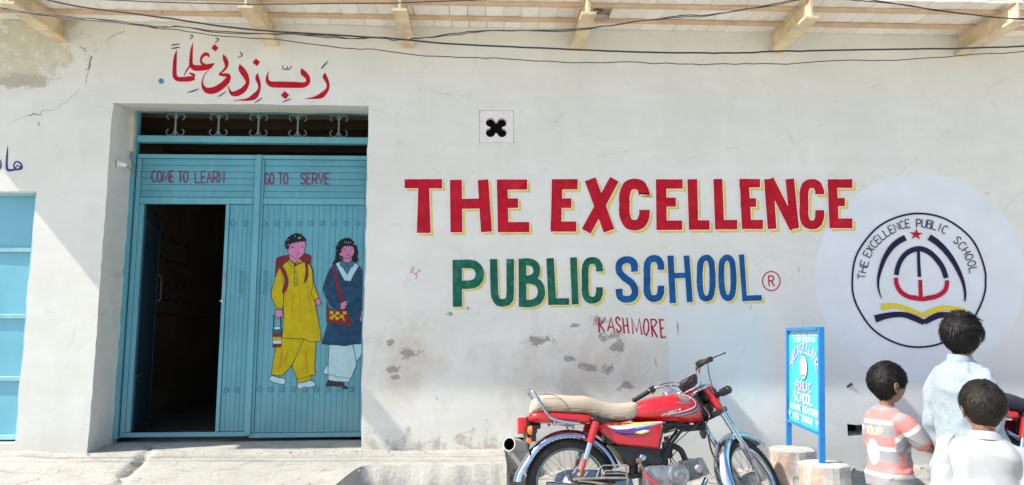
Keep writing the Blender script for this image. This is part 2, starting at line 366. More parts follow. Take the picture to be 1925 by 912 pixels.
def facade():
    vh = (at_y(901, 268, 0), at_y(966, 208, 0)); rh = (at_y(1594, 820, 0), at_y(1640, 797, 0))
    pc = at_y(972, 836, 0)
    holes = [(GX0, GX1, -1, GZ1), (LX0, LX1, -1, LZ1), (vh[0].x, vh[1].x, vh[0].z, vh[1].z), (rh[0].x, rh[0].x+.22, rh[0].z, rh[1].z), (pc.x-.05, pc.x+.05, pc.z-.05, pc.z+.05)]
    xs = {-9., 9.}; zs = {-.3, 4.3, ZC}
    for h in holes: xs |= {h[0], h[1]}; zs |= {h[2], h[3]}
    zs.discard(-1)
    def fine(s_, step, lo=-99, hi=99):
        s_ = sorted(s_); o = []
        for a, b in zip(s_, s_[1:]):
            n_ = max(1, int((b-a)/step)) if (a >= lo and b <= hi) else 1
            o += [a+(b-a)*i/n_ for i in range(n_)]
        return o+[s_[-1]]
    xs = fine(xs | {-4.6, 4.6}, .06, -4.6, 4.6); zs = fine(zs, .06)
    inside = lambda x, z: any(h[0] < x < h[1] and h[2] < z < h[3] for h in holes)
    mb = MB(); idx = {}
    def jit(x, z):
        jx = jz = 0
        for n_, h in enumerate(holes[:2]):
            if abs(x-h[0]) < 1e-4 or abs(x-h[1]) < 1e-4:
                if h[2] < z < h[3]+.001: jx = .010*noise.noise((x*3, 7, z*5))+.006*noise.noise((x*3, 1, z*19))
            if abs(z-h[3]) < 1e-4 and h[0]-.001 < x < h[1]+.001: jz = .006*noise.noise((x*4, 3, z))
        # the left pier of the gateway swells towards its foot
        if abs(x-GX0) < 1e-4 and z < 1.0: jx -= .012*(1-z)
        h = holes[3]
        if abs(z-h[3]) < 1e-4 and h[0]-.001 < x < h[1]+.001: jz = .014*noise.noise((x*30, 3, z))
        return x+jx, z+jz
    def vid(i, j):
        if (i, j) not in idx:
            x, z = jit(xs[i], zs[j]); idx[(i, j)] = len(mb.v); mb.v.append((x, 0, z))
        return idx[(i, j)]
    cells = set()
    for i in range(len(xs)-1):
        for j in range(len(zs)-1):
            if not inside((xs[i]+xs[i+1])/2, (zs[j]+zs[j+1])/2): cells.add((i, j))
    for i, j in cells:
        mb.f.append((vid(i, j), vid(i+1, j), vid(i+1, j+1), vid(i, j+1))); mb.mi.append(0); mb.sm.append(False)
    # reveals: extrude every edge of an opening back into the wall
    back = {}
    def bid(i, j, dep):
        if (i, j, dep) not in back:
            x, y, z = mb.v[vid(i, j)]; back[(i, j, dep)] = len(mb.v)
            # inner plaster edge is ragged where it meets the frame
            mb.v.append((x+.010*noise.noise((x*2, 5, z*9)) if dep > .3 else x, dep, z+(.056 if dep > .4 and abs(z-GZ1) < .03 else 0)))
        return back[(i, j, dep)]
    def quad(a, b, dep):
        mb.f.append((vid(*a), vid(*b), bid(*b, dep), bid(*a, dep))); mb.mi.append(0); mb.sm.append(False)
    for i in range(len(xs)-1):
        for j in range(len(zs)-1):
            if (i, j) in cells: continue
            cx, cz = (xs[i]+xs[i+1])/2, (zs[j]+zs[j+1])/2
            hn = next(n_ for n_, h in enumerate(holes) if h[0] < cx < h[1] and h[2] < cz < h[3])
            dep = (.42, .14, .25, .30, .25)[hn]
            for (di, dj), e in (((-1, 0), ((i, j), (i, j+1))), ((1, 0), ((i+1, j), (i+1, j+1))), ((0, -1), ((i, j), (i+1, j))), ((0, 1), ((i, j+1), (i+1, j+1)))):
                if (i+di, j+dj) in cells: quad(e[0], e[1], dep)
    # gentle unevenness of the plaster away from lettering is left to the material; the body behind:
    o = mb.build('facade_wall', M_WALL, school)
    bk = MB()
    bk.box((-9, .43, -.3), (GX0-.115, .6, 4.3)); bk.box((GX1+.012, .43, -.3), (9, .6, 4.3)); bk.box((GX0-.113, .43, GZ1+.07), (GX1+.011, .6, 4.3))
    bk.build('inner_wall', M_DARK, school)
    return vh
VENT = facade()

# room behind the gateway
def room():
    b = MB(); x0, x1, y0, y1, z0, z1 = -3.25, .9, .603, 4.6, .40, 3.25
    b.add([(x0, y0, z0), (x0, y1, z0), (x0, y1, z1), (x0, y0, z1)], [(0, 1, 2, 3)])
    b.add([(x0, y1, z0), (x1, y1, z0), (x1, y1, z1), (x0, y1, z1)], [(0, 1, 2, 3)])
    b.add([(x1, y0, z0), (x1, y1, z0), (x1, y1, z1), (x1, y0, z1)], [(0, 1, 2, 3)])
    b.add([(x0, y0, z1), (x1, y0, z1), (x1, y1, z1), (x0, y1, z1)], [(0, 1, 2, 3)])
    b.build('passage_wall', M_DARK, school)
    f = MB(); f.box((x0, .43, z0-.1), (x1, y1, z0+.02)); f.build('passage_floor', pm('dusty_floor', (.22, .18, .14), .9), school)
    for i in range(9):
        s_ = MB(); s_.box((x0+.01, .9+i*.42, z1-.12), (x1-.01, 1.0+i*.42, z1-.002))
        s_.build('ceiling_joist', pm('dark_timber', (.12, .08, .05), .8), school)
    # faint writing and a red line painted on the passage's side wall
    pt = Painter(lambda u, v, h: Vector((x0+h+.001, u, v)))
    for r_, z in enumerate((2.25, 2.02, 1.80, 1.62)):
        for q in range(9):
            u = 1.0+q*.22+rnd.uniform(0, .06)
            pt.stroke([(u, z+rnd.uniform(-.03, .03)), (u+.07, z-.03), (u+.13, z+rnd.uniform(-.02, .05)), (u+.17, z)], .018, True)
    pt.stroke([(.7, 1.45), (4.4, 1.45)], .03, mat=1)
    pt.build('wall_writing', [pm('faded_ink', (.04, .03, .03), .8), pm('red_line', (.25, .05, .04), .8)], school)
room()

# the eave: roof > tiles, battens; T beams
def eave():
    sl = MB(); sl.box((ROOF_X0, ROOF_Y, ZC+.045), (8.5, .5, ZC+.16))
    roof = sl.build('roof', M_CONC, school)
    xs = -4.4; n_ = 0; pitch_x = .131
    rows = [(-.062, .0)]; ys = [0, -.185, -.432, ROOF_Y]
    meshes = []
    for k_ in range(3):
        for dep in ((.178, .240, .128)):
            t = MB(); t.box((-.0640, 0, 0), (.0640, dep, .04), .0010); t.sm = [False]*6
            o = t.build('tile', M_TILE[k_]); meshes.append((o.data, dep)); bpy.data.objects.remove(o)
    count = 0; rest = MB()
    for r_, (ya, yb, dep) in enumerate(((-.003, -.182, .178), (-.188, -.429, .240), (-.434, -.562, .128))):
        x = -4.35+rnd.uniform(0, .05)
        while x < 8.3:
            inview = -3.7 < x < 4.15
            gap_here = (r_ == 1 and .835 < x < .93)
            if not gap_here:
                if inview and count < 298:
                    me = rnd.choice([q for q, d_ in meshes if d_ == dep])
                    o = bpy.data.objects.new('tile', me); COL.objects.link(o); o.parent = roof
                    o.location = (x, yb+rnd.uniform(-.002, .002), ZC+rnd.uniform(0, .004)); o.rotation_euler.z = rnd.uniform(-.007, .007); o.rotation_euler.y = rnd.uniform(-.010, .010)
                    count += 1
                else: rest.k = rnd.randrange(3); rest.box((x-.0625, yb, ZC), (x+.0625, ya, ZC+.04), .0015)
            x += pitch_x
    tag(rest.build('outer_tiles', M_TILE, roof), kind='stuff')
    for y in (-.185, -.432):
        b = MB(); x = -4.38
        while x < 8.4:
            nx = min(8.4, x+2.1); b.box((x, y-.016, ZC-.026), (nx-.004, y+.016, ZC-.0015), .0015); x = nx
        b.build('batten', M_BATTEN, roof)
    for xb in (-3.09, -1.55, -.53, .752, 2.305, 3.79, 5.2, 6.6):
        b = MB(); b.box((xb-.050, -.632, 3.395), (xb+.050, -.002, 3.413)); b.box((xb-.009, -.630, 3.413), (xb+.009, -.003, ZC-.028), 0)
        b.box((xb-.03, -.628, ZC-.0275), (xb+.03, -.004, ZC-.0265+.0))
        o = b.build('beam', M_BEAM, school)
        mm = o.modifiers.new('b', 'BEVEL'); mm.width = .004; mm.segments = 2; mm.limit_method = 'ANGLE'
eave()

# ------------------------------------------------------------------ paint on the wall
C_RED = pm('sign_red', (.46, .008, .022), .55, 0, .22, 9, .3, 60, dirt=(.56, .035, .05), dscale=8, damt=.7, spec=.12)
C_YEL = pm('sign_yellow', (.72, .56, .09), .6, 0, .15, 9, spec=.12)
C_WHT = pm('sign_white', (.78, .78, .76), .7, 0, .04, 9, spec=.12)
C_GRN = pm('sign_green', (.012, .115, .070), .6, 0, .35, 12, .15, 60, dirt=(.10, .26, .20), dscale=16, damt=.55, spec=.12)
C_BLU = pm('sign_blue', (.010, .085, .25), .55, 0, .2, 9, .3, 60, dirt=(.02, .15, .36), dscale=9, damt=.8, spec=.12)
C_INK = pm('sign_ink', (.020, .018, .055), .6, spec=.12)
C_DISC = pm('disc_white', (.725, .75, .785), .75, 0, .05, 4, spec=.12)
C_SLATE = pm('slate_blue_paint', (.055, .07, .20), .6, spec=.12)
C_CRIM = pm('sign_crimson', (.40, .012, .045), .6, 0, .2, 20, dirt=(.55, .2, .25), dscale=18, damt=.5, spec=.12)
wallmap = lambda u, v, h: at_y(u, v, -h)
def zr(ox, oy, sc, pts): return [((p[0]/sc+ox), (p[1]/sc+oy))+((p[2]/sc,) if len(p) > 2 else ()) for p in pts]
def letters(group_name, rows, mats):
    base = Painter(wallmap); base.h = .0006
    data = []
    for (nm, strokes, dx, dy, col, grow) in rows:
        for st in strokes:
            base.stroke(st[0], st[1], st[2], st[3], shift=(dx, dy), mat=0, wob=.35, ext=0 if st[3] else .5)
    base.h = .0028
    for (nm, strokes, dx, dy, col, grow) in rows:
        for st in strokes: base.stroke(st[0], st[1], st[2], st[3], grow=grow, ext=grow/2, mat=1, wob=.25)
    par = base.build(group_name, [C_YEL, C_WHT], school)
    for (nm, strokes, dx, dy, col, grow) in rows:
        q = Painter(wallmap); q.h = .0052
        for st in strokes: q.stroke(st[0], st[1], st[2], st[3], wob=.3)
        q.build('letter', col, par)
def S_(pts, w_=None, sm=False, cl=False): return (pts, w_, sm, cl)
def Erow(x0t, x0b, wt, wb, yt, yb, xt, xm, xb, mid, th=19, thm=18, thb=19):
    return [S_([(x0t+wt/2, yt, wt), (x0b+wb/2, yb, wb)]), S_([(x0t, yt+th/2), (xt, yt+th/2)], th), S_([(x0t+2, mid), (xm, mid)], thm), S_([(x0b, yb-thb/2), (xb, yb-thb/2)], thb)]
def Cst(l, r, t, b, w_, ye, ys):
    cx = (l+r)/2; a = w_/2; rr = (r-l)/2-a; kk = min(rr*1.15, (b-t)/2.2)
    return S_([(r-a, ye), (r-a-.5, t+a+kk*.75), (cx+rr*.62, t+a+kk*.16), (cx, t+a), (cx-rr*.68, t+a+kk*.22), (l+a, t+a+kk), (l+a, (t+b)/2), (l+a, b-a-kk), (cx-rr*.66, b-a-kk*.22), (cx, b-a), (cx+rr*.64, b-a-kk*.18), (r-a-.5, b-a-kk*.8), (r-a, ys)], w_, True)
red = [
 ('T', [S_([(796.5, 340, 20), (796.5, 438, 26)]), S_([(760.5, 345.5), (831, 345.5)], 17.5)]),
 ('H', [S_([(857, 338), (858, 437)], 22.5), S_([(908, 338), (914.5, 436)], 20.5), S_([(858, 383.5), (911, 382.5)], 19)]),
 ('E', Erow(934, 936, 20, 20, 337.5, 436.5, 991, 974, 995, 382)),
 ('E', Erow(1037.5, 1035, 20, 20, 337, 435.5, 1086, 1074, 1083.5, 382)),
 ('X', [S_([(1109.5, 337), (1145, 434)], 21), S_([(1155, 337), (1102, 435)], 19)]),
 ('C', [Cst(1164, 1221.5, 336, 433.5, 20, 365.5, 394.5)]),
 ('E', Erow(1233, 1234, 19.5, 19.5, 337, 432.5, 1283.5, 1270.5, 1282.5, 380, 18, 17, 18)),
 ('L', [S_([(1301.5, 337), (1304, 432)], 18), S_([(1295, 423), (1334, 423)], 18)]),
 ('L', [S_([(1349.5, 336.5), (1353, 431.5)], 17), S_([(1345, 422.5), (1386, 422.5)], 18)]),
 ('E', Erow(1390, 1395, 17.5, 18, 336.5, 430.5, 1429, 1421.5, 1434.5, 381, 16, 16.5, 17)),
 ('N', [S_([(1445, 336.5), (1451.5, 430.5)], 17), S_([(1484.5, 336.5), (1494, 430)], 16.5), S_([(1446, 337), (1493, 430)], 17)]),
 ('C', [Cst(1503, 1549.5, 336.5, 431.5, 17, 365.5, 395)]),
 ('E', Erow(1556, 1559.5, 17, 17.5, 337, 429, 1602.5, 1588.5, 1602.5, 380, 16.5, 16, 18)),
]
letters('painted_title', [(n_, s_, 5.2, 5.0, C_RED, 3.4) for n_, s_ in red], None)
def bowl(x0, xr, t, b, w_):
    a = w_/2; k_ = (b-t)/2-a
    return S_([(x0, t+a), (xr-a-k_*.9, t+a), (xr-a-k_*.25, t+a+k_*.3), (xr-a, (t+b)/2), (xr-a-k_*.25, b-a-k_*.3), (xr-a-k_*.9, b-a), (x0, b-a)], w_, True)
grn = [
 ('P', [S_([(859.5, 488.5), (860, 577)], 17.5), bowl(860, 910, 488.5, 543, 16)]),
 ('U', [S_([(928, 487), (929, 535), (930.5, 556), (936, 567), (945, 569.5), (955, 566), (959, 552), (959, 487)], 14.5, True)]),
 ('B', [S_([(982, 486.5), (982.5, 577)], 15), bowl(982, 1016, 486, 531, 13.5), bowl(982, 1025, 520, 577.5, 14)]),
 ('L', [S_([(1034, 485.5), (1038.5, 573.5)], 14.5), S_([(1032, 567), (1070, 567)], 13)]),
 ('I', [S_([(1078, 484), (1081.5, 572.5)], 12.5)]),
 ('C', [Cst(1093.6, 1133.5, 483.4, 571, 13, 510.5, 540)]),
]
blu = [
 ('S', [S_([(1193, 511), (1191, 494), (1178, 488), (1165, 495), (1164, 510), (1174, 522), (1188, 533), (1194, 547), (1190, 559), (1178, 563), (1166, 558), (1163.5, 543)], 13, True)]),
 ('C', [Cst(1210, 1249, 479.6, 568, 13, 507.5, 537)]),
 ('H', [S_([(1260.5, 480.5), (1265, 570)], 11.5), S_([(1290.5, 480.5), (1297, 568)], 11.5), S_([(1262, 518.5), (1293, 517.5)], 10)]),
 ('O', [S_([(1327.5, 484.5), (1318, 492), (1315.5, 512), (1316, 540), (1320, 557), (1328, 561.5), (1336, 556), (1339.5, 536), (1339, 508), (1336, 490)], 11.5, True, True)]),
 ('O', [S_([(1366.5, 484), (1358, 492), (1356, 512), (1357, 538), (1361, 555), (1369, 560.5), (1376, 554), (1379, 534), (1378, 506), (1375, 490)], 11.5, True, True)]),
 ('L', [S_([(1394, 478.5), (1400, 566.5)], 9.8), S_([(1396, 561), (1432, 560)], 11)]),
]
letters('painted_subtitle', [(n_, s_, 4.4, 4.2, C_GRN, 2.8) for n_, s_ in grn]+[(n_, s_, 4.6, 4.4, C_BLU, 2.8) for n_, s_ in blu], None)
def words(name, strokes, col, width, par=school, mp=wallmap, tf=None):
    q = Painter(mp)
    for st in strokes:
        q.stroke(tf(st[0]) if tf else st[0], width, st[1] if len(st) > 1 else False, wob=width*.08)
    return q.build(name, col, par)
t9 = lambda p: zr(1090, 580, 9.12, p)
words('painted_town_name', [([(325, 155), (332, 415)],), ([(440, 158), (336, 305)],), ([(345, 280), (430, 400)],), ([(478, 388), (535, 160), (600, 422)],), ([(500, 320), (575, 318)],),
  ([(690, 205), (655, 150), (618, 190), (645, 260), (705, 330), (695, 395), (650, 392), (628, 350)], True), ([(735, 158), (762, 425)],), ([(806, 158), (838, 430)],), ([(745, 300), (822, 290)],),
  ([(912, 435), (888, 165), (978, 400), (1020, 170), (1065, 455)],), ([(1135, 175), (1100, 240), (1098, 380), (1135, 455), (1175, 380), (1175, 240), (1140, 175)], True),
  ([(1245, 485), (1217, 188), (1290, 190), (1318, 235), (1285, 300), (1232, 322)],), ([(1240, 322), (1330, 497)],), ([(1440, 195), (1370, 195), (1398, 498), (1475, 488)],), ([(1385, 345), (1436, 335)],)], C_CRIM, 3.0, tf=t9)
q = Painter(wallmap)
q.stroke([(1450+16.5*math.cos(a*math.pi/12), 528.5+18*math.sin(a*math.pi/12)) for a in range(24)], 2.2, closed=True)
for st in ([(1446, 538), (1445, 519), (1452, 519), (1455, 523.5), (1452, 528), (1446, 528)], [(1450, 528), (1456, 538.5)]): q.stroke(st, 2.6)
q.build('painted_registered_mark', C_RED, school)

# Arabic line over the gateway
ta = lambda p: zr(280, 50, 4.56, p)
q = Painter(wallmap)
AR = [
 [(238, 200, 3), (226, 262, 27), (220, 350, 34), (222, 425, 38), (250, 450, 40), (300, 452, 42), (350, 448, 46), (392, 440, 34)],
 [(300, 425, 5), (318, 385, 12), (345, 345, 15), (360, 325, 16)], [(345, 398, 12), (380, 412, 22), (394, 425, 14)],
 [(376, 140, 3), (366, 200, 22), (361, 270, 28), (362, 325, 34), (388, 352, 48), (430, 355, 50), (480, 352, 46), (520, 340, 44), (561, 315, 5)],
 [(516, 264, 4), (505, 242, 26), (482, 236, 30), (458, 256, 26), (445, 288, 18), (456, 318, 22), (484, 336, 30)],
 [(634, 236, 3), (650, 275, 36), (664, 315, 36), (660, 350, 24), (632, 384, 16), (600, 408, 12)],
 [(598, 412, 12), (640, 415, 28), (682, 420, 30), (672, 460, 48), (625, 508, 54), (560, 545, 58), (500, 548, 50), (464, 515, 26), (458, 470, 12), (478, 412, 8), (515, 373, 4)],
 [(777, 323, 3), (792, 365, 50), (828, 422, 50), (845, 480, 32), (815, 535, 46), (762, 570, 50), (715, 575, 36), (690, 545, 14), (679, 508, 4)],
 [(932, 398, 3), (928, 440, 34), (944, 490, 28), (944, 540, 24), (905, 598, 50), (850, 624, 26), (790, 630, 12), (720, 632, 3)],
 [(1307, 357, 3), (1322, 395, 46), (1358, 435, 40), (1362, 478, 36), (1325, 500, 46), (1250, 500, 52), (1150, 498, 54), (1055, 495, 50), (1018, 470, 34), (1014, 430, 18), (1026, 383, 4)],
 [(1513, 397, 3), (1508, 430, 38), (1534, 490, 26), (1528, 540, 28), (1480, 590, 46), (1420, 610, 22), (1338, 619, 3)],
]
for st in AR: q.stroke(ta(st), None, True, sub=8)
for cx, cy, r_ in ((565, 183, 31), (920, 306, 33), (1166, 588, 36)):
    q.fill(ta([(cx-r_, cy+3), (cx-4, cy-r_), (cx+r_, cy-2), (cx+6, cy+r_)]))
for st in ([(190, 161, 6), (230, 154, 11), (270, 147, 5)], [(190, 188, 6), (230, 183, 12), (268, 175, 6)], [(352, 72, 8), (374, 80, 9), (366, 96, 8), (348, 108, 5)], [(572, 96, 8), (597, 110, 9), (588, 124, 8), (566, 136, 5)],
           [(778, 218, 8), (800, 240, 10), (785, 256, 8), (760, 266, 5)], [(332, 566, 6), (380, 552, 12), (427, 533, 5)], [(590, 602, 5), (625, 582, 10), (662, 556, 4)], [(905, 656, 5), (940, 632, 11), (972, 610, 5)],
           [(1143, 648, 5), (1180, 634, 10), (1220, 618, 5)], [(1478, 360, 11), (1505, 328, 12), (1537, 296, 6)], [(1145, 333, 6), (1146, 352, 8), (1162, 368, 8), (1184, 364, 8), (1187, 345, 7), (1190, 362, 7), (1206, 364, 8), (1218, 350, 7), (1219, 335, 5)]):
    q.stroke(ta(st), None, True, mat=1)
c_ = ta([(104, 467)])[0]; q.dot(c_[0], c_[1], 5.2, 2)
q.build('painted_arabic_line', [C_RED, C_SLATE, pm('dot_blue', (.05, .22, .40), .6)], school)
th = lambda p: zr(0, 0, 2, p)
q = Painter(wallmap)
for st in ([(29, 548, 2), (27, 580, 7), (25, 625, 9), (32, 640, 10), (55, 638, 8), (80, 634, 8), (83, 622, 5)], [(55, 636, 7), (52, 620, 6), (62, 608, 6), (78, 616, 7), (80, 632, 7), (66, 622, 4), (58, 632, 5)], [(-6, 640, 8), (3, 625, 7), (2, 600, 3)], [(-40, 600, 3), (-38, 640, 9), (-20, 646, 9), (-6, 640, 8)]):
    q.stroke(th(st), None, True)
q.build('painted_arabic_word', C_SLATE, school)
# small red scribble and pencil marks
q = Painter(wallmap)
for st in ([(771, 513), (774, 506), (776, 500)], [(774, 515), (777, 508), (779, 502)], [(778, 512), (782, 515), (788, 508), (790, 511)], [(780, 515), (784, 519), (781, 525)]): q.stroke(st, 1.0, True, mat=0)
for st in ([(757, 534), (762, 530), (764, 538), (758, 540)], [(762, 528), (770, 522)], [(768, 530), (774, 524)], [(977, 392), (979, 388)]): q.stroke(st, .6, True, mat=1)
for st in ([(1232, 674), (1233, 684), (1235, 689)], [(1273, 605), (1275, 620), (1274, 628)], [(1412, 573), (1411, 582)], [(1273, 610), (1275, 625)], [(1481, 700), (1481, 730)], [(1501, 503), (1502, 512)], [(820, 745), (821, 752)]): q.stroke(st, .9, True, mat=2)
q.build('wall_scribbles', [C_RED, pm('pencil', (.42, .42, .42), .8), pm('scratch', (.12, .12, .14), .8)], school)
# cracks
q = Painter(wallmap); q.h = .0004
def crack(pts, w0):
    P_ = []
    for (a, b) in zip(pts, pts[1:]):
        for k_ in range(7):
            t = k_/7; P_.append((a[0]+(b[0]-a[0])*t+rnd.uniform(-1.5, 1.5), a[1]+(b[1]-a[1])*t+rnd.uniform(-1.5, 1.5), w0*rnd.uniform(.2, 1.1)))
    q.stroke(P_)
crack([(168, 102), (171, 122), (164, 140), (160, 160)], 1.1); crack([(152, 166), (140, 178), (126, 190), (104, 205), (70, 212)], .9); crack([(60, 215), (40, 222), (10, 232)], .6)
crack([(172, 105), (168, 124), (163, 134)], 2.2); crack([(80, 215), (62, 214), (52, 218)], 2.0); crack([(72, 228), (74, 238)], 1.3); crack([(235, 58), (215, 66), (196, 80)], 1.0)
crack([(150, 86), (158, 92), (162, 98)], 1.2); crack([(430, 843), (460, 841), (500, 842)], 1.0)
q.build('plaster_crack', pm('crack', (.16, .14, .12), .9), school)

# round school emblem
te = lambda p: zr(1580, 380, 3.04, p)
emb = Painter(wallmap); emb.h = .0002
emb.fill([(1729+197*math.cos(a*math.pi/40), 521+195*math.sin(a*math.pi/40)) for a in range(80)])
emblem = emb.build('painted_emblem', C_DISC, school)
q = Painter(wallmap); q.h = .0060
q.stroke(te([(448+382*math.cos(a*math.pi/36)+2*math.sin(a*.9), 447+382*math.sin(a*math.pi/36)) for a in range(72)]), 3.4, closed=True)
q.build('ring', C_INK, emblem)
q = Painter(wallmap); q.h = .0060
for st in ([(372, 203, 34), (330, 226, 33), (290, 262, 31), (254, 318, 26), (232, 375, 22), (218, 430, 17), (216, 480, 12), (224, 520, 8), (236, 553, 3)],
           [(508, 200, 36), (555, 232, 34), (605, 282, 32), (650, 345, 28), (683, 410, 23), (703, 465, 18), (713, 520, 14), (711, 568, 8)],
           [(320, 417, 26), (328, 372, 27), (350, 325, 28), (382, 290, 29), (425, 270, 30), (465, 268, 30), (510, 288, 30), (552, 328, 30), (585, 376, 29), (605, 434, 28)],
           [(446, 280, 17), (448, 350, 18), (452, 428, 20)]): q.stroke(te(st), None, len(st) > 3)
q.stroke(te([(198, 668, 44), (250, 653, 36), (310, 643, 32), (370, 645, 32), (425, 664, 34), (480, 689, 30)]), None, True)
q.stroke(te([(480, 687, 30), (530, 660, 34), (580, 645, 34), (660, 655, 34), (760, 690, 38)]), None, True)
q.build('arch_and_book_base', C_INK, emblem)
q = Painter(wallmap); q.h = .0060
q.stroke(te([(234, 600, 40), (290, 592, 30), (340, 598, 28), (400, 618, 28), (473, 650, 24)]), None, True)
q.stroke(te([(473, 648, 24), (530, 620, 30), (590, 606, 28), (650, 610, 26), (712, 626, 34)]), None, True)
q.build('book_page', pm('emblem_yellow', (.72, .56, .02), .6), emblem)
q = Painter(wallmap); q.h = .0060
q.fill(te([(433+(42 if i % 2 == 0 else 15)*math.sin(i*math.pi/5+.06), 185-(34 if i % 2 == 0 else 13)*math.cos(i*math.pi/5+.06)) for i in range(10)]))
q.build('star', pm('emblem_red', (.50, .012, .045), .6, spec=.12), emblem)
q = Painter(wallmap); q.h = .0060
q.stroke(te([(318, 432, 24), (322, 470, 24), (345, 512, 26), (388, 540, 26), (430, 548, 28), (463, 557, 22)]), None, True)
q.stroke(te([(463, 557, 22), (500, 549, 28), (550, 538, 26), (592, 512, 26), (607, 480, 25), (610, 447, 24)]), None, True)
q.stroke(te([(456, 445, 22), (460, 552, 22)]))
q.build('cup', pm('emblem_red', (.50, .012, .045), .6, spec=.12), emblem)
q = Painter(wallmap); q.h = .0060
def arc_text(txt, a0, a1, rr, hgt, wid, wpx):
    n_ = len(txt)
    for i, ch in enumerate(txt):
        if ch == ' ': continue
        a = R(a0+(a1-a0)*i/(n_-1)); ux, uy = math.cos(a), -math.sin(a); tx, ty = -uy, ux     # outward, along
        cx, cy = 448+rr*ux, 447+rr*uy; wd = wid*(.2 if ch == 'I' else 1)
        def f(x, y): return te([(cx+tx*(x-.5)*wd+ux*(.5-y)*hgt, cy+ty*(x-.5)*wd+uy*(.5-y)*hgt)])[0]
        glyph(q, ch, f, wpx, wob=.12)
for args in (('THE', 176, 162.5, 326, 44, 30, 1.7), ('EXCELLENCE', 153, 101, 330, 46, 25, 1.7), ('PUBLIC', 90, 63, 326, 46, 25, 1.7), ('SCHOOL', 46, 10.5, 318, 46, 28, 1.7)):
    q = Painter(wallmap); q.h = .0060; arc_text(*args); q.build('emblem_word', C_INK, emblem)

# ------------------------------------------------------------------ gate
def gate_mat(name, col, light, rust=1.):
    k = N(name); c = k.coord('Object'); X, Y, Z = k.sep(c); n1 = k.noise(c, 1.6, 5, .6); st = k.noise(k.coord('Object', (1, 1, .16)), 13, 6, .7); n3 = k.noise(c, 26, 7, .75)
    cc = k.mix(k.rng(n1, .35, .65), tuple(x*.86 for x in col), tuple(x*1.1 for x in col)); cc = k.mix(k.rng(st, .50, .72, 0, .55), cc, light)
    dust = k.math('MULTIPLY', k.rng(k.math('ADD', Z, k.math('MULTIPLY', k.math('SUBTRACT', st, .5), .8)), .45, -.02), k.rng(n1, .3, .6)); cc = k.mix(k.math('MULTIPLY', dust, .4), cc, (.30, .36, .35))
    ru = k.rng(n3, .70, .73); ru2 = k.math('MULTIPLY', ru, k.math('MULTIPLY', k.rng(n1, .48, .62), rust)); cc = k.mix(ru2, cc, (.16, .085, .05))
    return k.set(cc, k.rng(st, .3, .7, .38, .58), 0, k.bump(k.math('ADD', k.math('MULTIPLY', n1, 3), n3), .22, .006), spec=.4)
M_GATE = gate_mat('gate_blue_enamel', (.10, .325, .40), (.18, .41, .46)); M_GATE2 = gate_mat('gate_blue_frame', (.12, .365, .44), (.20, .45, .50))
M_GROOVE = pm('gate_groove', (.072, .28, .355), .6)
gate = empty('double_gate', (-1.76, GY, .44), label='sky blue steel double gate with painted pupils and an open wicket door', cat='gate')
gm = lambda u, v, h: at_y(u, v, GY-h)
def gx(px, py): return at_y(px, py, GY).x
def gz(px, py): return at_y(px, py, GY).z
gfx0, gfx1 = -2.715, -.80; ZB = gz(450, 820); ZT = gz(450, 209)
zt2 = gz(450, 259); zt1 = gz(450, 270); zl = gz(450, 292)
fr = MB()
fr.box((gfx0, GY-.03, ZB-.01), (gfx0+.055, GY+.03, ZT)); fr.box((gfx1-.05, GY-.03, ZB-.01), (gfx1, GY+.03, ZT))
fr.box((gfx0+.057, GY-.028, ZT-.016), (gfx1-.052, GY+.028, ZT-.001)); fr.box((gfx0+.057, GY-.032, zt1), (gfx1-.052, GY+.028, zt2+.004))
o = fr.build('gate_frame', M_GATE2, gate); mm = o.modifiers.new('b', 'BEVEL'); mm.width = .003; mm.segments = 2
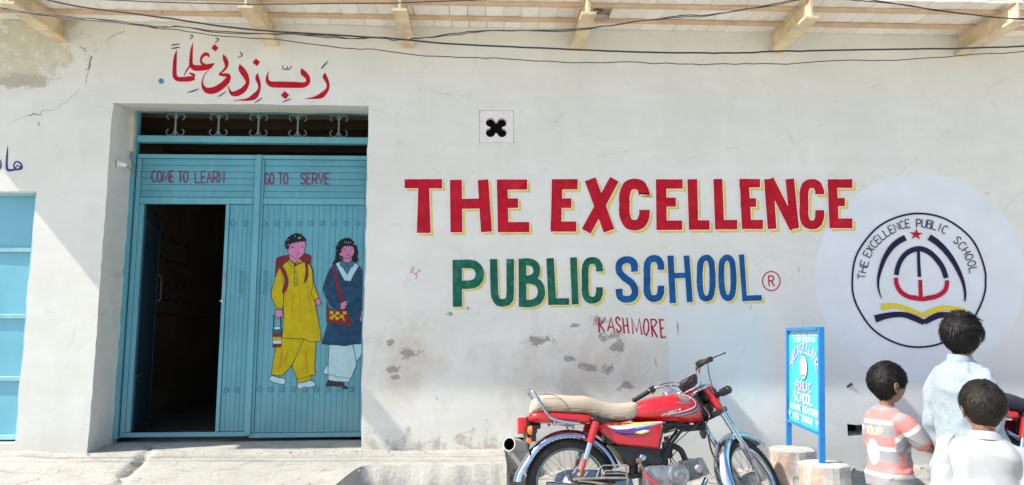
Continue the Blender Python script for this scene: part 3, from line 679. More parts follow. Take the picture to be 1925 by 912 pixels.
# transom scrollwork: five uprights with curled ends
for px in (330, 411, 486, 560, 637):
    x = gx(px, 235); s_ = MB(); zb_, zt_ = zt2+.006, ZT-.018
    s_.tube([(x, GY, zb_), (x, GY, zt_)], .0075, 6)
    for sg in (-1, 1):
        for zz, dz in ((zb_, 1), (zt_, -1)):
            s_.tube([(x+sg*q_[0], GY, zz+dz*q_[1]) for q_ in ((.006, .045), (.022, .012), (.045, .008), (.066, .022), (.068, .044), (.052, .058))], .0042, 5)
    s_.build('scroll_bar', pm('transom_grey_blue', (.16, .25, .26), .6), gate)
zr1 = gz(350, 383); zr0 = gz(350, 375)                 # rail under the upper panels
def leaf(name, x0, x1, panel_n, plank_x, zlow, wk=None):
    root_ = MB()
    root_.box((x0, GY-.014, zlow+.035), (x0+.034, GY+.016, zl-.034)); root_.box((x1-.034, GY-.014, zlow+.035), (x1, GY+.016, zl-.034))
    root_.box((x0, GY-.016, zl-.032), (x1, GY+.016, zl)); root_.box((x0, GY-.016, zlow), (x1, GY+.016, zlow+.033))
    root_.box((x0+.036, GY-.015, zr1-.004), (x1-.036, GY+.015, zr0+.012))
    if wk:
        root_.box((wk[1], GY-.0155, zlow+.035), (wk[1]+.028, GY+.014, zr1-.006))
        root_.box((x0+.036, GY-.010, zlow+.035), (wk[0], GY+.014, zr1-.006))
    o = root_.build(name, M_GATE2, gate); mm = o.modifiers.new('b', 'BEVEL'); mm.width = .0025; mm.segments = 1
    bk = MB(); bk.box((x0+.036, GY+.004, zr0+.014), (x1-.036, GY+.012, zl-.034)); px0 = (wk[1]+.030) if wk else x0+.036
    bk.box((px0, GY+.004, zlow+.035), (x1-.036, GY+.012, zr1-.006)); bk.build('backing_sheet', M_GROOVE, o)
    H_ = (zl-.035)-(zr0+.013)
    for i in range(panel_n):
        b = MB(); za = zr0+.0145+H_*i/panel_n; b.cbox(((x0+x1)/2, GY-.001, za+H_/panel_n/2), (x1-x0-.075, .010, H_/panel_n-.0030), .0016)
        b.build('panel_rib', M_GATE, o)
    n_ = plank_x; W_ = (x1-.037)-px0
    for i in range(n_):
        b = MB(); xa = px0+W_*i/n_; b.cbox((xa+W_/n_/2, GY-.001, (zlow+.036+zr1-.007)/2), (W_/n_-(.0030 if i % 3 == 0 else .0011), .010, zr1-zlow-.045), .0009)
        b.build('plank', M_GATE, o)
    return o
xm = gx(481, 500)
xl0 = gx(259, 330)-.005
left_leaf = leaf('left_leaf', xl0, xm-.004, 6, 5, ZB, (gx(266, 480), gx(426, 385)))
right_leaf = leaf('right_leaf', xm+.004, gfx1-.054, 6, 18, ZB-.012)
cv = MB(); cv.cbox((xm-.002, GY-.0245, (ZB+zl)/2+.004), (.040, .014, zl-ZB-.01), .003); cv.build('meeting_stile', M_GATE2, gate)
def rosette(px, py, par, r_=.023):
    p = at_y(px, py, GY-.006); b = MB()
    M_ = Matrix.Translation(p) @ Matrix.Rotation(R(90), 4, 'X')
    b.lathe([(r_, -.001), (r_, .003), (r_*.82, .007), (r_*.66, .001), (r_*.5, .0005), (r_*.42, .008), (.001, .011)], M_, 16)
    b.build('rosette', M_GATE, par)
for px in (438.5, 461.5): rosette(px, 420.5, left_leaf)
for px in (425.6, 445.7): rosette(px, 733.5, left_leaf)
for px in (498.5, 521, 541, 563, 584.5, 606, 628, 650, 671.5): rosette(px, 420.5, right_leaf)
for px in (488, 509, 530.5, 552, 573, 595, 617, 639, 660): rosette(px, 732, right_leaf)
for px, par in ((452, left_leaf), (497, right_leaf)):
    a = at_y(px, 510, GY-.008); b_ = at_y(px-1, 552, GY-.008); h_ = MB()
    h_.cbox((a.x, GY-.008, a.z), (.03, .006, .04), .002); h_.cbox((a.x, GY-.008, b_.z), (.03, .006, .04), .002)
    h_.tube([(a.x, GY-.008, a.z), (a.x, GY-.038, a.z-.006), (a.x, GY-.044, (a.z+b_.z)/2), (a.x, GY-.038, b_.z+.006), (a.x, GY-.008, b_.z)], .0085, 8)
    h_.build('handle', M_GATE2, par)
# words on the upper panels
q = Painter(gm); q.h = .0085
PUR = pm('gate_purple', (.155, .012, .085), .5)
def word(txt, x0, x1, y0, y1, y2=None, y3=None, wpx=2.5):
    ws = [{'M': 1.5, 'O': 1.05, 'E': .9, 'I': .3}.get(ch, 1) for ch in txt]; tot = sum(ws)+.30*(len(ws)-1); un = (x1-x0)/tot; cur = x0
    for i, ch in enumerate(txt):
        gx_ = cur; gw = ws[i]*un; cur += gw+.30*un
        def f(x, y):
            u = gx_+x*gw; k_ = (u-x0)/max(1, x1-x0)
            ya = y0+((y2 or y0)-y0)*k_; yb = y1+((y3 or y1)-y1)*k_
            return (u, ya+(yb-ya)*y)
        glyph(q, ch, f, wpx, wob=.2)
for args in (('COME', 285, 327, 321.5, 342), ('TO', 335, 353, 322, 343), ('LEARN', 367, 421, 322.5, 343.5), ('GO', 498, 514.5, 326, 346), ('TO', 523.5, 541, 326, 346), ('SERVE', 565, 619, 326, 346)):
    q = Painter(gm); q.h = .0085; word(*args); q.build('painted_word', PUR, gate)


# open wicket leaf, swung into the passage, hinged on the left
hx = gx(266, 480); L_ = gx(426, 385)-hx-.01
ang = R(103); Mh = Matrix.Translation((hx+.006, GY+.024, 0)) @ Matrix.Rotation(ang, 4, 'Z')
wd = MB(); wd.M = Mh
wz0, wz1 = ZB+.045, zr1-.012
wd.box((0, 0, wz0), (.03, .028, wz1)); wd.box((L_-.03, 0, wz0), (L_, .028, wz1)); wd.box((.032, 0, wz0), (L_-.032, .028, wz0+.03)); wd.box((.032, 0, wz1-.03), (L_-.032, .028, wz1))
M_WK = pm('wicket_shaded_enamel', (.018, .05, .075), .5, 0, .2, 6, spec=.3)  # gate's blue enamel darkened, so the colour carries the passage shade
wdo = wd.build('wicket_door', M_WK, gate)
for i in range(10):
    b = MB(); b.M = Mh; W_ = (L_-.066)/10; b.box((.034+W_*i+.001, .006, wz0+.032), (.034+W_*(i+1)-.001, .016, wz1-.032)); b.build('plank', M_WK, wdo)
M_STEEL = pm('dull_steel', (.45, .46, .47), .38, .85, .15, 20)
b = MB(); b.M = Mh; zc_ = gz(293, 535)
b.tube([(L_-.05, -.002, zc_+.13), (L_-.045, -.03, zc_+.10), (L_-.045, -.032, zc_-.08), (L_-.05, -.002, zc_-.11)], .006, 6)
b.build('handle', M_STEEL, wdo); b = MB(); b.M = Mh
b.tube([(.04, -.003, wz1-.12), (.25, -.006, wz1-.14), (.42, -.004, wz1-.16)], .004, 5); b.build('safety_chain', M_STEEL, wdo); b = MB(); b.M = Mh; b.tube([(.04, -.003, wz0+.40), (.22, -.006, wz0+.42)], .004, 5)
b.build('safety_chain', M_STEEL, wdo)
p = at_y(418, 566, GY-.015); b = MB(); b.lathe([(.012, 0), (.012, .006), (.006, .01)], Matrix.Translation(p) @ Matrix.Rotation(R(90), 4, 'X'), 12)
b.tube([p+Vector((-.0, -.004, 0)), p+Vector((-.02, .0, 0))], .004, 6); b.build('lock_boss', M_STEEL, gate)
p = at_y(422, 517, GY-.016); b = MB(); b.tube([p+Vector((-.02, 0, 0)), p, p+Vector((.018, -.01, -.004))], .003, 5); b.build('ribbon', pm('magenta_thread', (.5, .02, .16), .7), gate)

# painted pupils on the right leaf
def pupil_boy():
    q = Painter(gm); q.h = .0085
    t1 = lambda p: zr(500, 430, 5.367, p); t3 = lambda p: zr(490, 580, 5.7, p)
    SK, YE, RB, HR, LN, WH, BL, NV, ST, OR = range(10)
    q.fill(t1([(110, 296), (150, 280), (235, 262), (370, 245), (440, 262), (456, 285), (452, 350), (430, 420), (120, 420), (98, 520), (92, 480), (100, 330)]), RB, LN, 1.0)
    # shoes, trousers
    q.fill(t3([(95, 745), (120, 722), (150, 728), (205, 745), (222, 740), (255, 755), (270, 775), (262, 800), (240, 812), (200, 808), (140, 790), (105, 772)]), WH, LN, 1.0, True, sub=4)
    q.fill(t3([(390, 830), (400, 800), (440, 795), (500, 780), (530, 770), (560, 782), (586, 805), (582, 828), (560, 840), (500, 848), (440, 858), (410, 862)]), WH, LN, 1.0, True, sub=4)
    q.fill(t3([(165, 400), (160, 430), (135, 560), (115, 705), (150, 716), (215, 722), (235, 718), (280, 670), (335, 605), (400, 470), (460, 340), (460, 300), (200, 300)]), YE, LN, 1.1)
    q.fill(t3([(460, 325), (400, 470), (338, 610), (365, 700), (385, 745), (400, 800), (470, 785), (535, 768), (540, 722), (580, 710), (586, 690), (578, 640), (586, 480), (592, 340)]), YE, LN, 1.1)
    q.stroke(t3([(388, 755), (440, 748), (500, 730), (556, 712)]), .9, mat=LN)
    # bottle in the hand
    q.fill(t3([(128, 215), (225, 215), (222, 415), (128, 415)]), NV, LN, .9)
    for i, m_ in enumerate((BL, RB, YE, WH, RB)): q.fill(t3([(131, 232+i*37), (222, 232+i*37), (222, 266+i*37), (131, 266+i*37)]), m_)
    q.fill(t3([(135, 205), (165, 195), (200, 197), (218, 210), (200, 224), (150, 224)]), WH, LN, .7, True)
    q.stroke(t3([(138, 210), (140, 75), (150, 70)]), 2.2, mat=LN); q.stroke(t3([(216, 210), (214, 85), (205, 80)]), 2.2, mat=LN)
    # hands
    q.fill(t3([(165, 15), (230, 15), (238, 70), (228, 92), (215, 85), (205, 110), (195, 112), (188, 106), (176, 104), (165, 92), (152, 85), (160, 50)]), SK, LN, .8)
    q.fill(t1([(498, 722), (528, 700), (545, 720), (560, 748), (556, 758), (546, 750), (548, 768), (535, 770), (520, 778), (508, 768), (502, 748)]), SK, LN, .8)
    # tunic and sleeves
    q.fill(t1([(210, 325), (152, 372), (120, 420), (92, 500), (62, 600), (52, 665), (60, 700), (100, 790), (100, 815), (168, 812), (175, 770), (178, 640)]), YE, LN, 1.1)
    q.fill(t1([(400, 340), (455, 375), (472, 420), (480, 540), (500, 610), (536, 690), (490, 722), (455, 660), (430, 560)]), YE, LN, 1.1)
    q.fill(t1([(232, 318), (255, 352), (292, 372), (345, 352), (370, 335), (420, 350), (450, 375), (468, 430), (475, 560), (455, 650), (492, 735), (525, 912), (560, 1100)])+t3([(632, 260), (650, 345), (545, 362), (462, 325), (340, 322), (228, 315)])+t1([(182, 900), (175, 770), (180, 650), (150, 380)]), YE, LN, 1.1)
    for p_, a_ in (([(190, 420), (185, 600), (200, 760)], 14), ([(330, 560), (345, 760), (350, 900)], 16), ([(280, 640), (262, 780), (270, 930)], 20), ([(420, 500), (438, 700), (470, 900)], 12)):
        q.stroke(t1([(x_, y_, a_*(.4 if i_ != 1 else 1)) for i_, (x_, y_) in enumerate(p_)]), None, True, mat=OR)
    for p_, a_ in (([(230, 430), (215, 560), (190, 680)], 22), ([(300, 430), (270, 520), (240, 620)], 12), ([(480, 460), (488, 560), (500, 680)], 24)):
        q.stroke(t3([(x_, y_, a_*(.4 if i_ != 1 else 1)) for i_, (x_, y_) in enumerate(p_)]), None, True, mat=OR)
    # straps
    q.fill(t1([(135, 390), (165, 372), (200, 430), (225, 500), (226, 560), (208, 620), (176, 660), (162, 635), (182, 580), (188, 520), (170, 450)]), RB, LN, .7)
    q.fill(t1([(392, 330), (418, 348), (424, 400), (426, 480), (405, 530), (380, 556), (392, 500), (402, 430)]), RB, LN, .7)
    # neck and head
    q.fill(t1([(232, 262), (240, 312), (290, 352), (345, 300), (350, 280)]), SK, LN, .8)
    q.fill(t1([(210, 200), (215, 235), (232, 262), (245, 262), (262, 285), (300, 298), (335, 295), (365, 275), (385, 250), (384, 215), (396, 185), (398, 130), (330, 120), (240, 150), (232, 195)]), SK, LN, .9)
    q.fill(t1([(205, 205), (192, 165), (196, 125), (225, 85), (265, 60), (305, 44), (350, 55), (385, 85), (402, 110), (398, 136), (380, 122), (352, 136), (345, 125), (315, 142), (305, 130), (285, 150), (278, 136), (250, 158), (242, 150), (235, 182), (228, 205)]), HR, LN, .6)
    for st in ([(290, 66), (296, 78)], [(328, 88), (325, 105)], [(346, 78), (348, 96)], [(338, 86), (342, 104)], [(225, 106), (218, 120)], [(225, 158), (222, 172)]): q.stroke(t1(st), .8, mat=WH)
    for st in ([(246, 180), (262, 176), (278, 182)], [(252, 190), (265, 188), (280, 193)], [(352, 178), (366, 172), (380, 178)], [(356, 186), (368, 184), (378, 188)], [(322, 205), (328, 222), (318, 232)], [(300, 248), (315, 258), (338, 252), (352, 238)], [(312, 268), (330, 268)], [(218, 205), (228, 222), (222, 235)]): q.stroke(t1(st), .7, True, mat=LN)
    q.dot(*t1([(268, 192)])[0], 1.0, LN); q.dot(*t1([(366, 187)])[0], 1.0, LN)
    # collar, placket
    q.fill(t1([(234, 315), (292, 365), (256, 390), (240, 352), (214, 330)]), YE, LN, .8); q.fill(t1([(292, 362), (345, 302), (372, 352), (345, 338)]), YE, LN, .8)
    q.stroke(t1([(286, 360), (284, 576), (314, 572), (314, 455)]), .9, mat=LN); q.stroke(t1([(284, 545), (312, 540)]), .6, mat=LN)
    for yy in (375, 437, 498): q.dot(*t1([(300, yy)])[0], 1.2, LN)
    q.stroke(t1([(105, 798), (165, 796)]), .7, mat=LN)
    for xx in (180, 196, 212): q.stroke(t3([(xx, 84), (xx-3, 104)]), .5, mat=LN)
    q.build('painted_boy', PUPIL, gate)
PUPIL = [pm('pupil_skin', (.52, .20, .36), .55, spec=.15), pm('pupil_yellow', (.47, .37, .006), .5, 0, .14, 14, spec=.15), pm('pupil_maroon', (.20, .022, .03), .5, 0, .15, 20, spec=.15), pm('pupil_hair', (.012, .016, .022), .5, spec=.15),
         pm('pupil_line', (.015, .014, .02), .6), pm('pupil_white', (.40, .60, .66), .5, 0, .08, 20, spec=.15), pm('pupil_mid_blue', (.03, .10, .20), .5, spec=.15), pm('pupil_navy', (.015, .055, .115), .5, 0, .3, 16, spec=.15, dirt=(.03, .13, .21), dscale=14, damt=.7),
         pm('pupil_teal', (.04, .17, .24), .5, spec=.15), pm('pupil_ochre', (.45, .26, .015), .5, 0, .1, 14, spec=.15)]
pupil_boy()
def pupil_girl():
    q = Painter(gm); q.h = .0085
    t2 = lambda p: zr(600, 430, 5.367, p); t3 = lambda p: zr(490, 580, 5.7, p)
    SK, YE, RB, HR, LN, WH, BL, NV, TL, OR = range(10)
    q.fill(t3([(720, 595), (690, 640), (670, 675), (680, 700), (725, 708)]), WH, LN, 1.0)
    q.fill(t3([(990, 380), (1098, 370), (1092, 440), (1070, 510), (1025, 572)]), WH, LN, 1.0)
    q.fill(t3([(722, 765), (890, 790), (895, 820), (940, 850), (932, 865), (880, 862), (870, 845), (760, 832), (740, 838), (700, 836), (698, 815)]), LN)
    q.fill(t3([(736, 380), (728, 520), (722, 640), (724, 768), (800, 782), (948, 790), (990, 700), (1028, 600), (1015, 510), (985, 380)]), WH, LN, 1.1)
    q.stroke(t3([(724, 708), (830, 732), (960, 748)]), .9, mat=LN)
    # bag hanging behind the sleeve
    q.fill(t3([(706, -60), (722, -60), (722, 150), (706, 120)]), RB, LN, .7)
    # long hair behind
    q.fill(t2([(168, 190), (182, 150), (215, 115), (265, 93), (310, 95), (348, 130), (358, 165), (384, 178), (380, 195), (392, 230), (390, 265), (380, 285), (396, 300), (390, 330), (375, 340), (360, 335), (350, 345), (230, 340), (180, 345), (140, 372), (135, 350), (152, 320), (168, 270)]), HR, LN, .6)
    q.fill(t2([(160, 352), (205, 330), (235, 330), (290, 345), (345, 335), (400, 372), (445, 430), (466, 500), (468, 600), (464, 700), (466, 790), (460, 830), (455, 912), (448, 1100)])+t3([(1100, 300), (1095, 378), (1000, 382), (905, 402), (820, 392), (735, 388), (655, 378), (690, 260), (722, 150)])+t2([(210, 830), (180, 835), (125, 770), (70, 700), (38, 620), (48, 560), (80, 470), (105, 410), (140, 375)]), NV, LN, 1.1)
    q.fill(t2([(165, 352), (205, 333), (282, 466), (345, 340), (402, 372), (345, 470), (318, 530), (255, 524), (215, 450)]), WH, LN, .8)
    q.fill(t2([(245, 395), (282, 466), (325, 385), (290, 372)]), TL, LN, .5)
    q.fill(t2([(238, 290), (240, 335), (290, 346), (328, 330), (328, 290)]), SK, LN, .8)
    q.fill(t2([(212, 330), (238, 322), (275, 350), (280, 375), (245, 390), (215, 375)]), TL, LN, .8, True, sub=4); q.fill(t2([(282, 352), (330, 322), (348, 345), (345, 378), (310, 390), (284, 375)]), TL, LN, .8, True, sub=4)
    q.fill(t2([(130, 372), (150, 372), (182, 480), (215, 600), (250, 730), (225, 745), (195, 660), (160, 520)]), RB, LN, .7)
    q.fill(t2([(75, 730), (100, 812), (180, 835), (215, 815), (280, 820), (310, 900), (330, 985), (200, 965), (76, 940)]), RB, LN, .9)
    for x_, y_ in ((125, 847), (185, 853), (152, 880), (125, 900), (226, 885), (182, 905), (257, 850)): q.fill(t2([(x_-18, y_-17), (x_+18, y_-15), (x_+18, y_+15), (x_-17, y_+16)]), YE)
    q.fill(t3([(860, 75), (885, 78), (890, 95), (905, 130), (893, 138), (878, 105), (860, 100)]), YE)
    q.fill(t2([(75, 735), (100, 812), (150, 815), (95, 740)]), TL, LN, .6)
    q.fill(t2([(210, 755), (245, 738), (280, 725), (290, 735), (275, 752), (282, 768), (262, 785), (268, 800), (250, 812), (215, 815)]), SK, LN, .8)
    q.fill(t3([(1070, 28), (1105, 22), (1112, 150), (1098, 148), (1088, 132), (1070, 140), (1060, 120), (1075, 70)]), SK, LN, .8)
    q.stroke(t2([(172, 640), (185, 690), (215, 760), (210, 815)]), .8, True, mat=LN); q.stroke(t2([(388, 480), (385, 680), (420, 820), (440, 1000)]), .6, True, mat=LN)
    # face
    q.fill(t2([(218, 246), (204, 244), (202, 258), (212, 274), (230, 278), (245, 288), (265, 297), (300, 298), (328, 285), (346, 262), (355, 230), (352, 190), (300, 165), (238, 175), (224, 205)]), SK, LN, .9)
    q.fill(t2([(222, 240), (205, 244), (200, 200), (215, 150), (270, 120), (330, 140), (360, 180), (358, 200), (335, 182), (326, 172), (318, 182), (306, 168), (296, 186), (284, 170), (274, 184), (262, 172), (240, 190), (226, 205)]), HR)
    for st in ([(262, 125), (257, 145)], [(278, 130), (280, 150)], [(298, 132), (292, 150)], [(318, 130), (312, 148)], [(345, 148), (350, 165)], [(186, 168), (196, 155)], [(172, 215), (170, 232)], [(160, 300), (154, 315)], [(215, 290), (222, 300)]): q.stroke(t2(st), .7, mat=WH)
    for st in ([(242, 208), (256, 203), (272, 208)], [(248, 219), (260, 222), (272, 219)], [(312, 205), (325, 200), (338, 206)], [(315, 216), (326, 218), (336, 213)], [(300, 235), (304, 250), (294, 256)], [(275, 262), (285, 272), (304, 272), (314, 260)]): q.stroke(t2(st), .7, True, mat=LN)
    q.build('painted_girl', PUPIL, gate)
pupil_girl()

# ------------------------------------------------------------------ left door
ld_ = empty('side_door', (-3.6, .1, .5), label='pale blue steel door in four panels at the left edge', cat='door')
M_LD = pm('side_door_blue', (.16, .44, .56), .45, 0, .1, 2.5, .15, 12, spec=.5)
lm = lambda px, py: at_y(px, py, .09)
fr = MB(); zz = [lm(30, y_).z for y_ in (368, 470, 595, 712, 822)]
fr.box((-4.29, .075, zz[4]-.012), (-4.25, .12, zz[0]+.03)); fr.box((-3.235, .075, zz[4]-.012), (-3.188, .12, zz[0]+.03)); fr.box((-4.248, .075, zz[0]-.005), (-3.237, .12, zz[0]+.03))
for z_ in zz[1:]: fr.box((-4.248, .082, z_-.016), (-3.237, .118, z_+.016))
o = fr.build('door_frame', pm('side_door_rail', (.26, .50, .58), .45, 0, .1, 5), ld_); mm = o.modifiers.new('b', 'BEVEL'); mm.width = .003
for a, b_ in zip(zz, zz[1:]):
    n_ = 10; vs = []; fs = []; zt_, zb_ = a-(.006 if a == zz[0] else .017), b_+.017
    for i in range(n_+1):
        for j in range(n_+1):
            x = -4.247+1.009*i/n_; z = zb_+(zt_-zb_)*j/n_
            vs.append((x, .104-.006*math.sin(math.pi*i/n_)*math.sin(math.pi*j/n_)+.004*noise.noise((x*3, a, z*4)), z))
    for i in range(n_):
        for j in range(n_): fs.append((i*(n_+1)+j, (i+1)*(n_+1)+j, (i+1)*(n_+1)+j+1, i*(n_+1)+j+1))
    b = MB(); b.add(vs, fs, True); b.build('panel', M_LD, ld_)
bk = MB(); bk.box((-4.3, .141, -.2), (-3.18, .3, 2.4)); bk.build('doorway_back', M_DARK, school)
b = MB(); b.box((-4.3, .001, .3), (-3.186, .14, zz[4]-.03)); b.build('door_sill', M_WALL, school)

# ------------------------------------------------------------------ vent block
vent = empty('vent_block', ((VENT[0].x+VENT[1].x)/2, .02, (VENT[0].z+VENT[1].z)/2), label='square white vent block with a dark four-lobed hole', cat='vent')
def vent_block():
    cx, cz = (VENT[0].x+VENT[1].x)/2, (VENT[0].z+VENT[1].z)/2; hw, hh = (VENT[1].x-VENT[0].x)/2-.002, (VENT[1].z-VENT[0].z)/2-.002
    n_ = 96; out = []; inn = []
    c0 = (cx-.003, cz-.006)
    for i in range(n_):
        a = 2*math.pi*i/n_; ca, sa = math.cos(a), math.sin(a)
        k_ = min(hw/abs(ca) if abs(ca) > 1e-6 else 9, hh/abs(sa) if abs(sa) > 1e-6 else 9)
        # union of four circles on the diagonals
        best = .045
        for dx in (-1, 1):
            for dz in (-1, 1):
                px, pz = dx*.043, dz*.039; rr = .036
                bq = px*ca+pz*sa; disc = bq*bq-(px*px+pz*pz-rr*rr)
                if disc > 0: best = max(best, bq+math.sqrt(disc))
        out.append((cx+ca*k_, cz+sa*k_)); inn.append((c0[0]+ca*best, c0[1]+sa*best))
    b = MB()
    vs = [(p[0], .004, p[1]) for p in out]+[(p[0], .006, p[1]) for p in inn]+[(p[0], .055, p[1]) for p in inn]
    fs = []
    for i in range(n_):
        j = (i+1) % n_; fs += [(i, j, n_+j, n_+i), (n_+i, n_+j, 2*n_+j, 2*n_+i)]
    b.add(vs, fs); b.build('block_face', pm('vent_cast_white', (.76, .72, .70), .8, 0, .08, 30, .2, 60), vent)
    b = MB(); b.box((VENT[0].x+.001, .2, VENT[0].z+.001), (VENT[1].x-.001, .24, VENT[1].z-.001)); b.build('inner_shadow_board', pm('vent_hole_shade', (.02, .02, .02), .9), vent)  # near-black board painted as the shade inside the hole
vent_block()
b = MB(); rh = at_y(1594, 820, 0); b.box((rh.x-.01, .302, rh.z-.03), (rh.x+.25, .33, rh.z+.14)); b.build('slot_back', pm('slot_shade', (.03, .025, .02), .9), school)  # near-black sheet gives the slot's depth its shade by colour

# ------------------------------------------------------------------ drain pipe stub
pp = at_y(972, 838, 0); pipe = MB()
tipc = at_y(957, 835, -.10); dirp = (tipc-pp).normalized(); Mq = Matrix.Translation(pp) @ dirp.to_track_quat('Z', 'Y').to_matrix().to_4x4(); Lp = (tipc-pp).length
pipe.lathe([(.049, -.24), (.049, Lp), (.042, Lp), (.042, -.24)], Mq, 28, cap=False)
pipe.k = 1; pipe.lathe([(.0415, -.239), (.0415, Lp-.004)], Mq, 28, cap=False); pipe.box((pp.x-.08, .26, pp.z-.08), (pp.x+.08, .262, pp.z+.08))  # bore and end plate coloured near-black to stand for shade inside
tag(pipe.build('drain_pipe', [pm('cement_pipe', (.55, .54, .51), .8, 0, .1, 20, .3, 60), pm('pipe_bore_shade', (.012, .011, .010), .95)]), 'short pale drain pipe poking out of the wall behind the red motorcycle', 'pipe')

p = at_y(1596, 725, 0); b = MB(); d_ = Vector((.5, -.2, .35)).normalized(); b.tube([p-d_*.02, p, p+d_*.028], [.009, .009, .008], 8)
tag(b.build('wall_hook', pm('hook_black', (.02, .02, .022), .6)), 'small black hook stuck in the wall between the sign and the striped boy', 'hook')
# ------------------------------------------------------------------ lamp holder and conduit in the gateway's left reveal
lampE = empty('lamp_holder', (GX0+.01, .13, 2.38), label='white lamp holder with two thin wires on the left gate reveal', cat='lamp holder')
def rv(px, py):                                          # pixel -> point of the reveal x = GX0
    return on_plane(px, py, Vector((GX0+.012, 0, 0)), Vector((1, 0, 0)))
p0 = rv(221, 308); p0.y = min(max(p0.y, .03), .3)
ax = Vector((1, .5, -.05)).normalized(); Ml = Matrix.Translation(p0+Vector((-.004, 0, 0))) @ ax.to_track_quat('Z', 'Y').to_matrix().to_4x4()
b = MB(); b.lathe([(.034, 0), (.034, .008), (.025, .015), (.018, .040), (.016, .058), (.010, .066)], Ml, 18); b.build('holder_body', pm('white_plastic', (.78, .80, .84), .35), lampE)
b = MB(); tip = Ml @ Vector((0, 0, .062)); top_ = Vector((GX0+.012, .30, gz(241, 288)))
b.tube([tip, tip+Vector((.03, .04, -.03)), tip+Vector((.02, .12, -.02)), top_+Vector((0, -.01, -.05)), top_], .0022, 5)
b.tube([tip+Vector((0, 0, -.01)), tip+Vector((.03, .05, -.05)), tip+Vector((.02, .13, -.035)), top_+Vector((0, .0, -.06)), top_], .0022, 5); b.build('wire', pm('red_wire', (.35, .05, .05), .6), lampE)
cb = MB(); cb.box((GX0+.004, .285, top_.z), (GX0+.022, .325, GZ1-.006)); tag(cb.build('wire_conduit', pm('cream_conduit', (.70, .64, .50), .6, 0, .1, 20)), 'cream plastic conduit strip running down the top of the gate reveal', 'conduit')
# nest in the broken tile
nb = MB(); nc = at_z(1125, 14, ZC+.01)
for i in range(70):
    a = rnd.uniform(0, 6.28); rr = rnd.uniform(0, .05); p_ = nc+Vector((math.cos(a)*rr, math.sin(a)*rr*.9, rnd.uniform(-.02, .03)))
    d_ = Vector((rnd.uniform(-1, 1), rnd.uniform(-1, 1), rnd.uniform(-.7, .4)))*.028; nb.tube([p_-d_, p_, p_+d_+Vector((0, 0, -.01))], .002, 4)
tag(nb.build('bird_nest', pm('dry_straw', (.10, .065, .035), .9)), 'dark scrap of bird nest stuck in a gap between eave tiles', 'nest')

# ------------------------------------------------------------------ overhead cables
M_CAB = pm('cable_black', (.022, .018, .024), .42)
def cable(px, Y, r_, label, twin=False, amp=.6):
    r_ *= 1.05
    P_ = smooth_line(px, sub=5); pts = [at_y(x, y, Y) for x, y in P_]
    d0 = (pts[0]-pts[1]).normalized(); d1 = (pts[-1]-pts[-2]).normalized(); pts = [pts[0]+d0*3]+pts+[pts[-1]+d1*3]
    pts = [p+Vector((0, .004*noise.noise((i*.5, Y, 0)), .004*amp*noise.noise((i*.7, 3, Y)))) for i, p in enumerate(pts)]
    b = MB(); b.tube(pts, r_, 6)
    if twin: b.tube([p+Vector((0, -.006*math.cos(i*.55), .0065*math.sin(i*.55)-.004)) for i, p in enumerate(pts)], r_*.85, 6)
    tag(b.build('overhead_cable', M_CAB), label, 'cable', 'cables strung along the eave')
cable([(90, 0), (160, 14), (300, 32), (400, 47), (500, 58), (600, 64), (740, 73), (840, 82), (960, 88), (1100, 94), (1200, 98), (1300, 99.5), (1400, 99.5), (1450, 96.5), (1505, 96), (1600, 94), (1700, 92.5), (1810, 91), (1925, 87)], -.95, .0052, 'thickest black cable, crossing the whole eave just below the beam ends')
cable([(0, 15), (60, 24), (150, 33), (250, 44), (310, 51), (340, 50.5), (430, 60), (520, 64), (600, 66), (660, 72), (720, 70), (750, 74.5), (800, 71), (880, 60), (960, 57.5), (1060, 56), (1150, 48), (1260, 32), (1350, 26), (1420, 14), (1492, 0)], -.80, .0032, 'twisted black cable rising toward the top right past the fourth beam', True, 2)
cable([(0, 19), (150, 36), (310, 53.5), (400, 66), (520, 75), (640, 90), (700, 93), (800, 105), (900, 108.5), (960, 111), (1080, 118), (1180, 117), (1300, 121), (1400, 120), (1480, 120), (1580, 113.5), (1680, 113.5), (1800, 105), (1925, 97)], -.88, .0028, 'lowest thin black cable sagging under the beams', False, 2)
cable([(190, -1), (300, 4), (480, 8), (650, 6.5), (800, 4), (890, 0)], -.75, .0034, 'short black cable along the top edge left of the third beam')
cable([(1600, 0), (1700, 9), (1760, 20), (1840, 29), (1925, 37)], -.75, .0034, 'upper of two black cables falling toward the top right corner')
cable([(1640, 0), (1720, 13), (1800, 24), (1860, 32), (1925, 35)], -.70, .0034, 'lower of two black cables falling toward the top right corner')
# ------------------------------------------------------------------ ground
def lerp(a, b, t): return a+(b-a)*t
def sstep(a, b, x):
    t = min(1, max(0, (x-a)/(b-a))); return t*t*(3-2*t)
def ground_mat(name, c1, c2, c3, bs=.5):
    k = N(name); c = k.coord('Object'); n1 = k.noise(c, .9, 5, .6); n2 = k.noise(c, 5, 8, .7); n3 = k.noise(c, 40, 6, .7)
    col = k.mix(k.rng(n1, .35, .65), c1, c2); col = k.mix(k.rng(n2, .48, .68, 0, .75), col, c3)
    col = k.mix(k.rng(n3, .35, .7, 0, .35), col, tuple(x*.55 for x in c1))
    ck = k.rng(k.voronoi(c, 1.7, 'DISTANCE_TO_EDGE'), .012, .002); col = k.mix(k.math('MULTIPLY', ck, k.rng(n2, .45, .6, 0, .7)), col, (.16, .145, .12))
    v = k.voronoi(c, 34); col = k.mix(k.rng(v, .10, .05, 0, .5), col, (.22, .20, .17))
    h = k.math('ADD', k.math('MULTIPLY', n2, 1.5), n3)
    return k.set(col, .92, 0, k.bump(h, bs, .012), spec=.2)
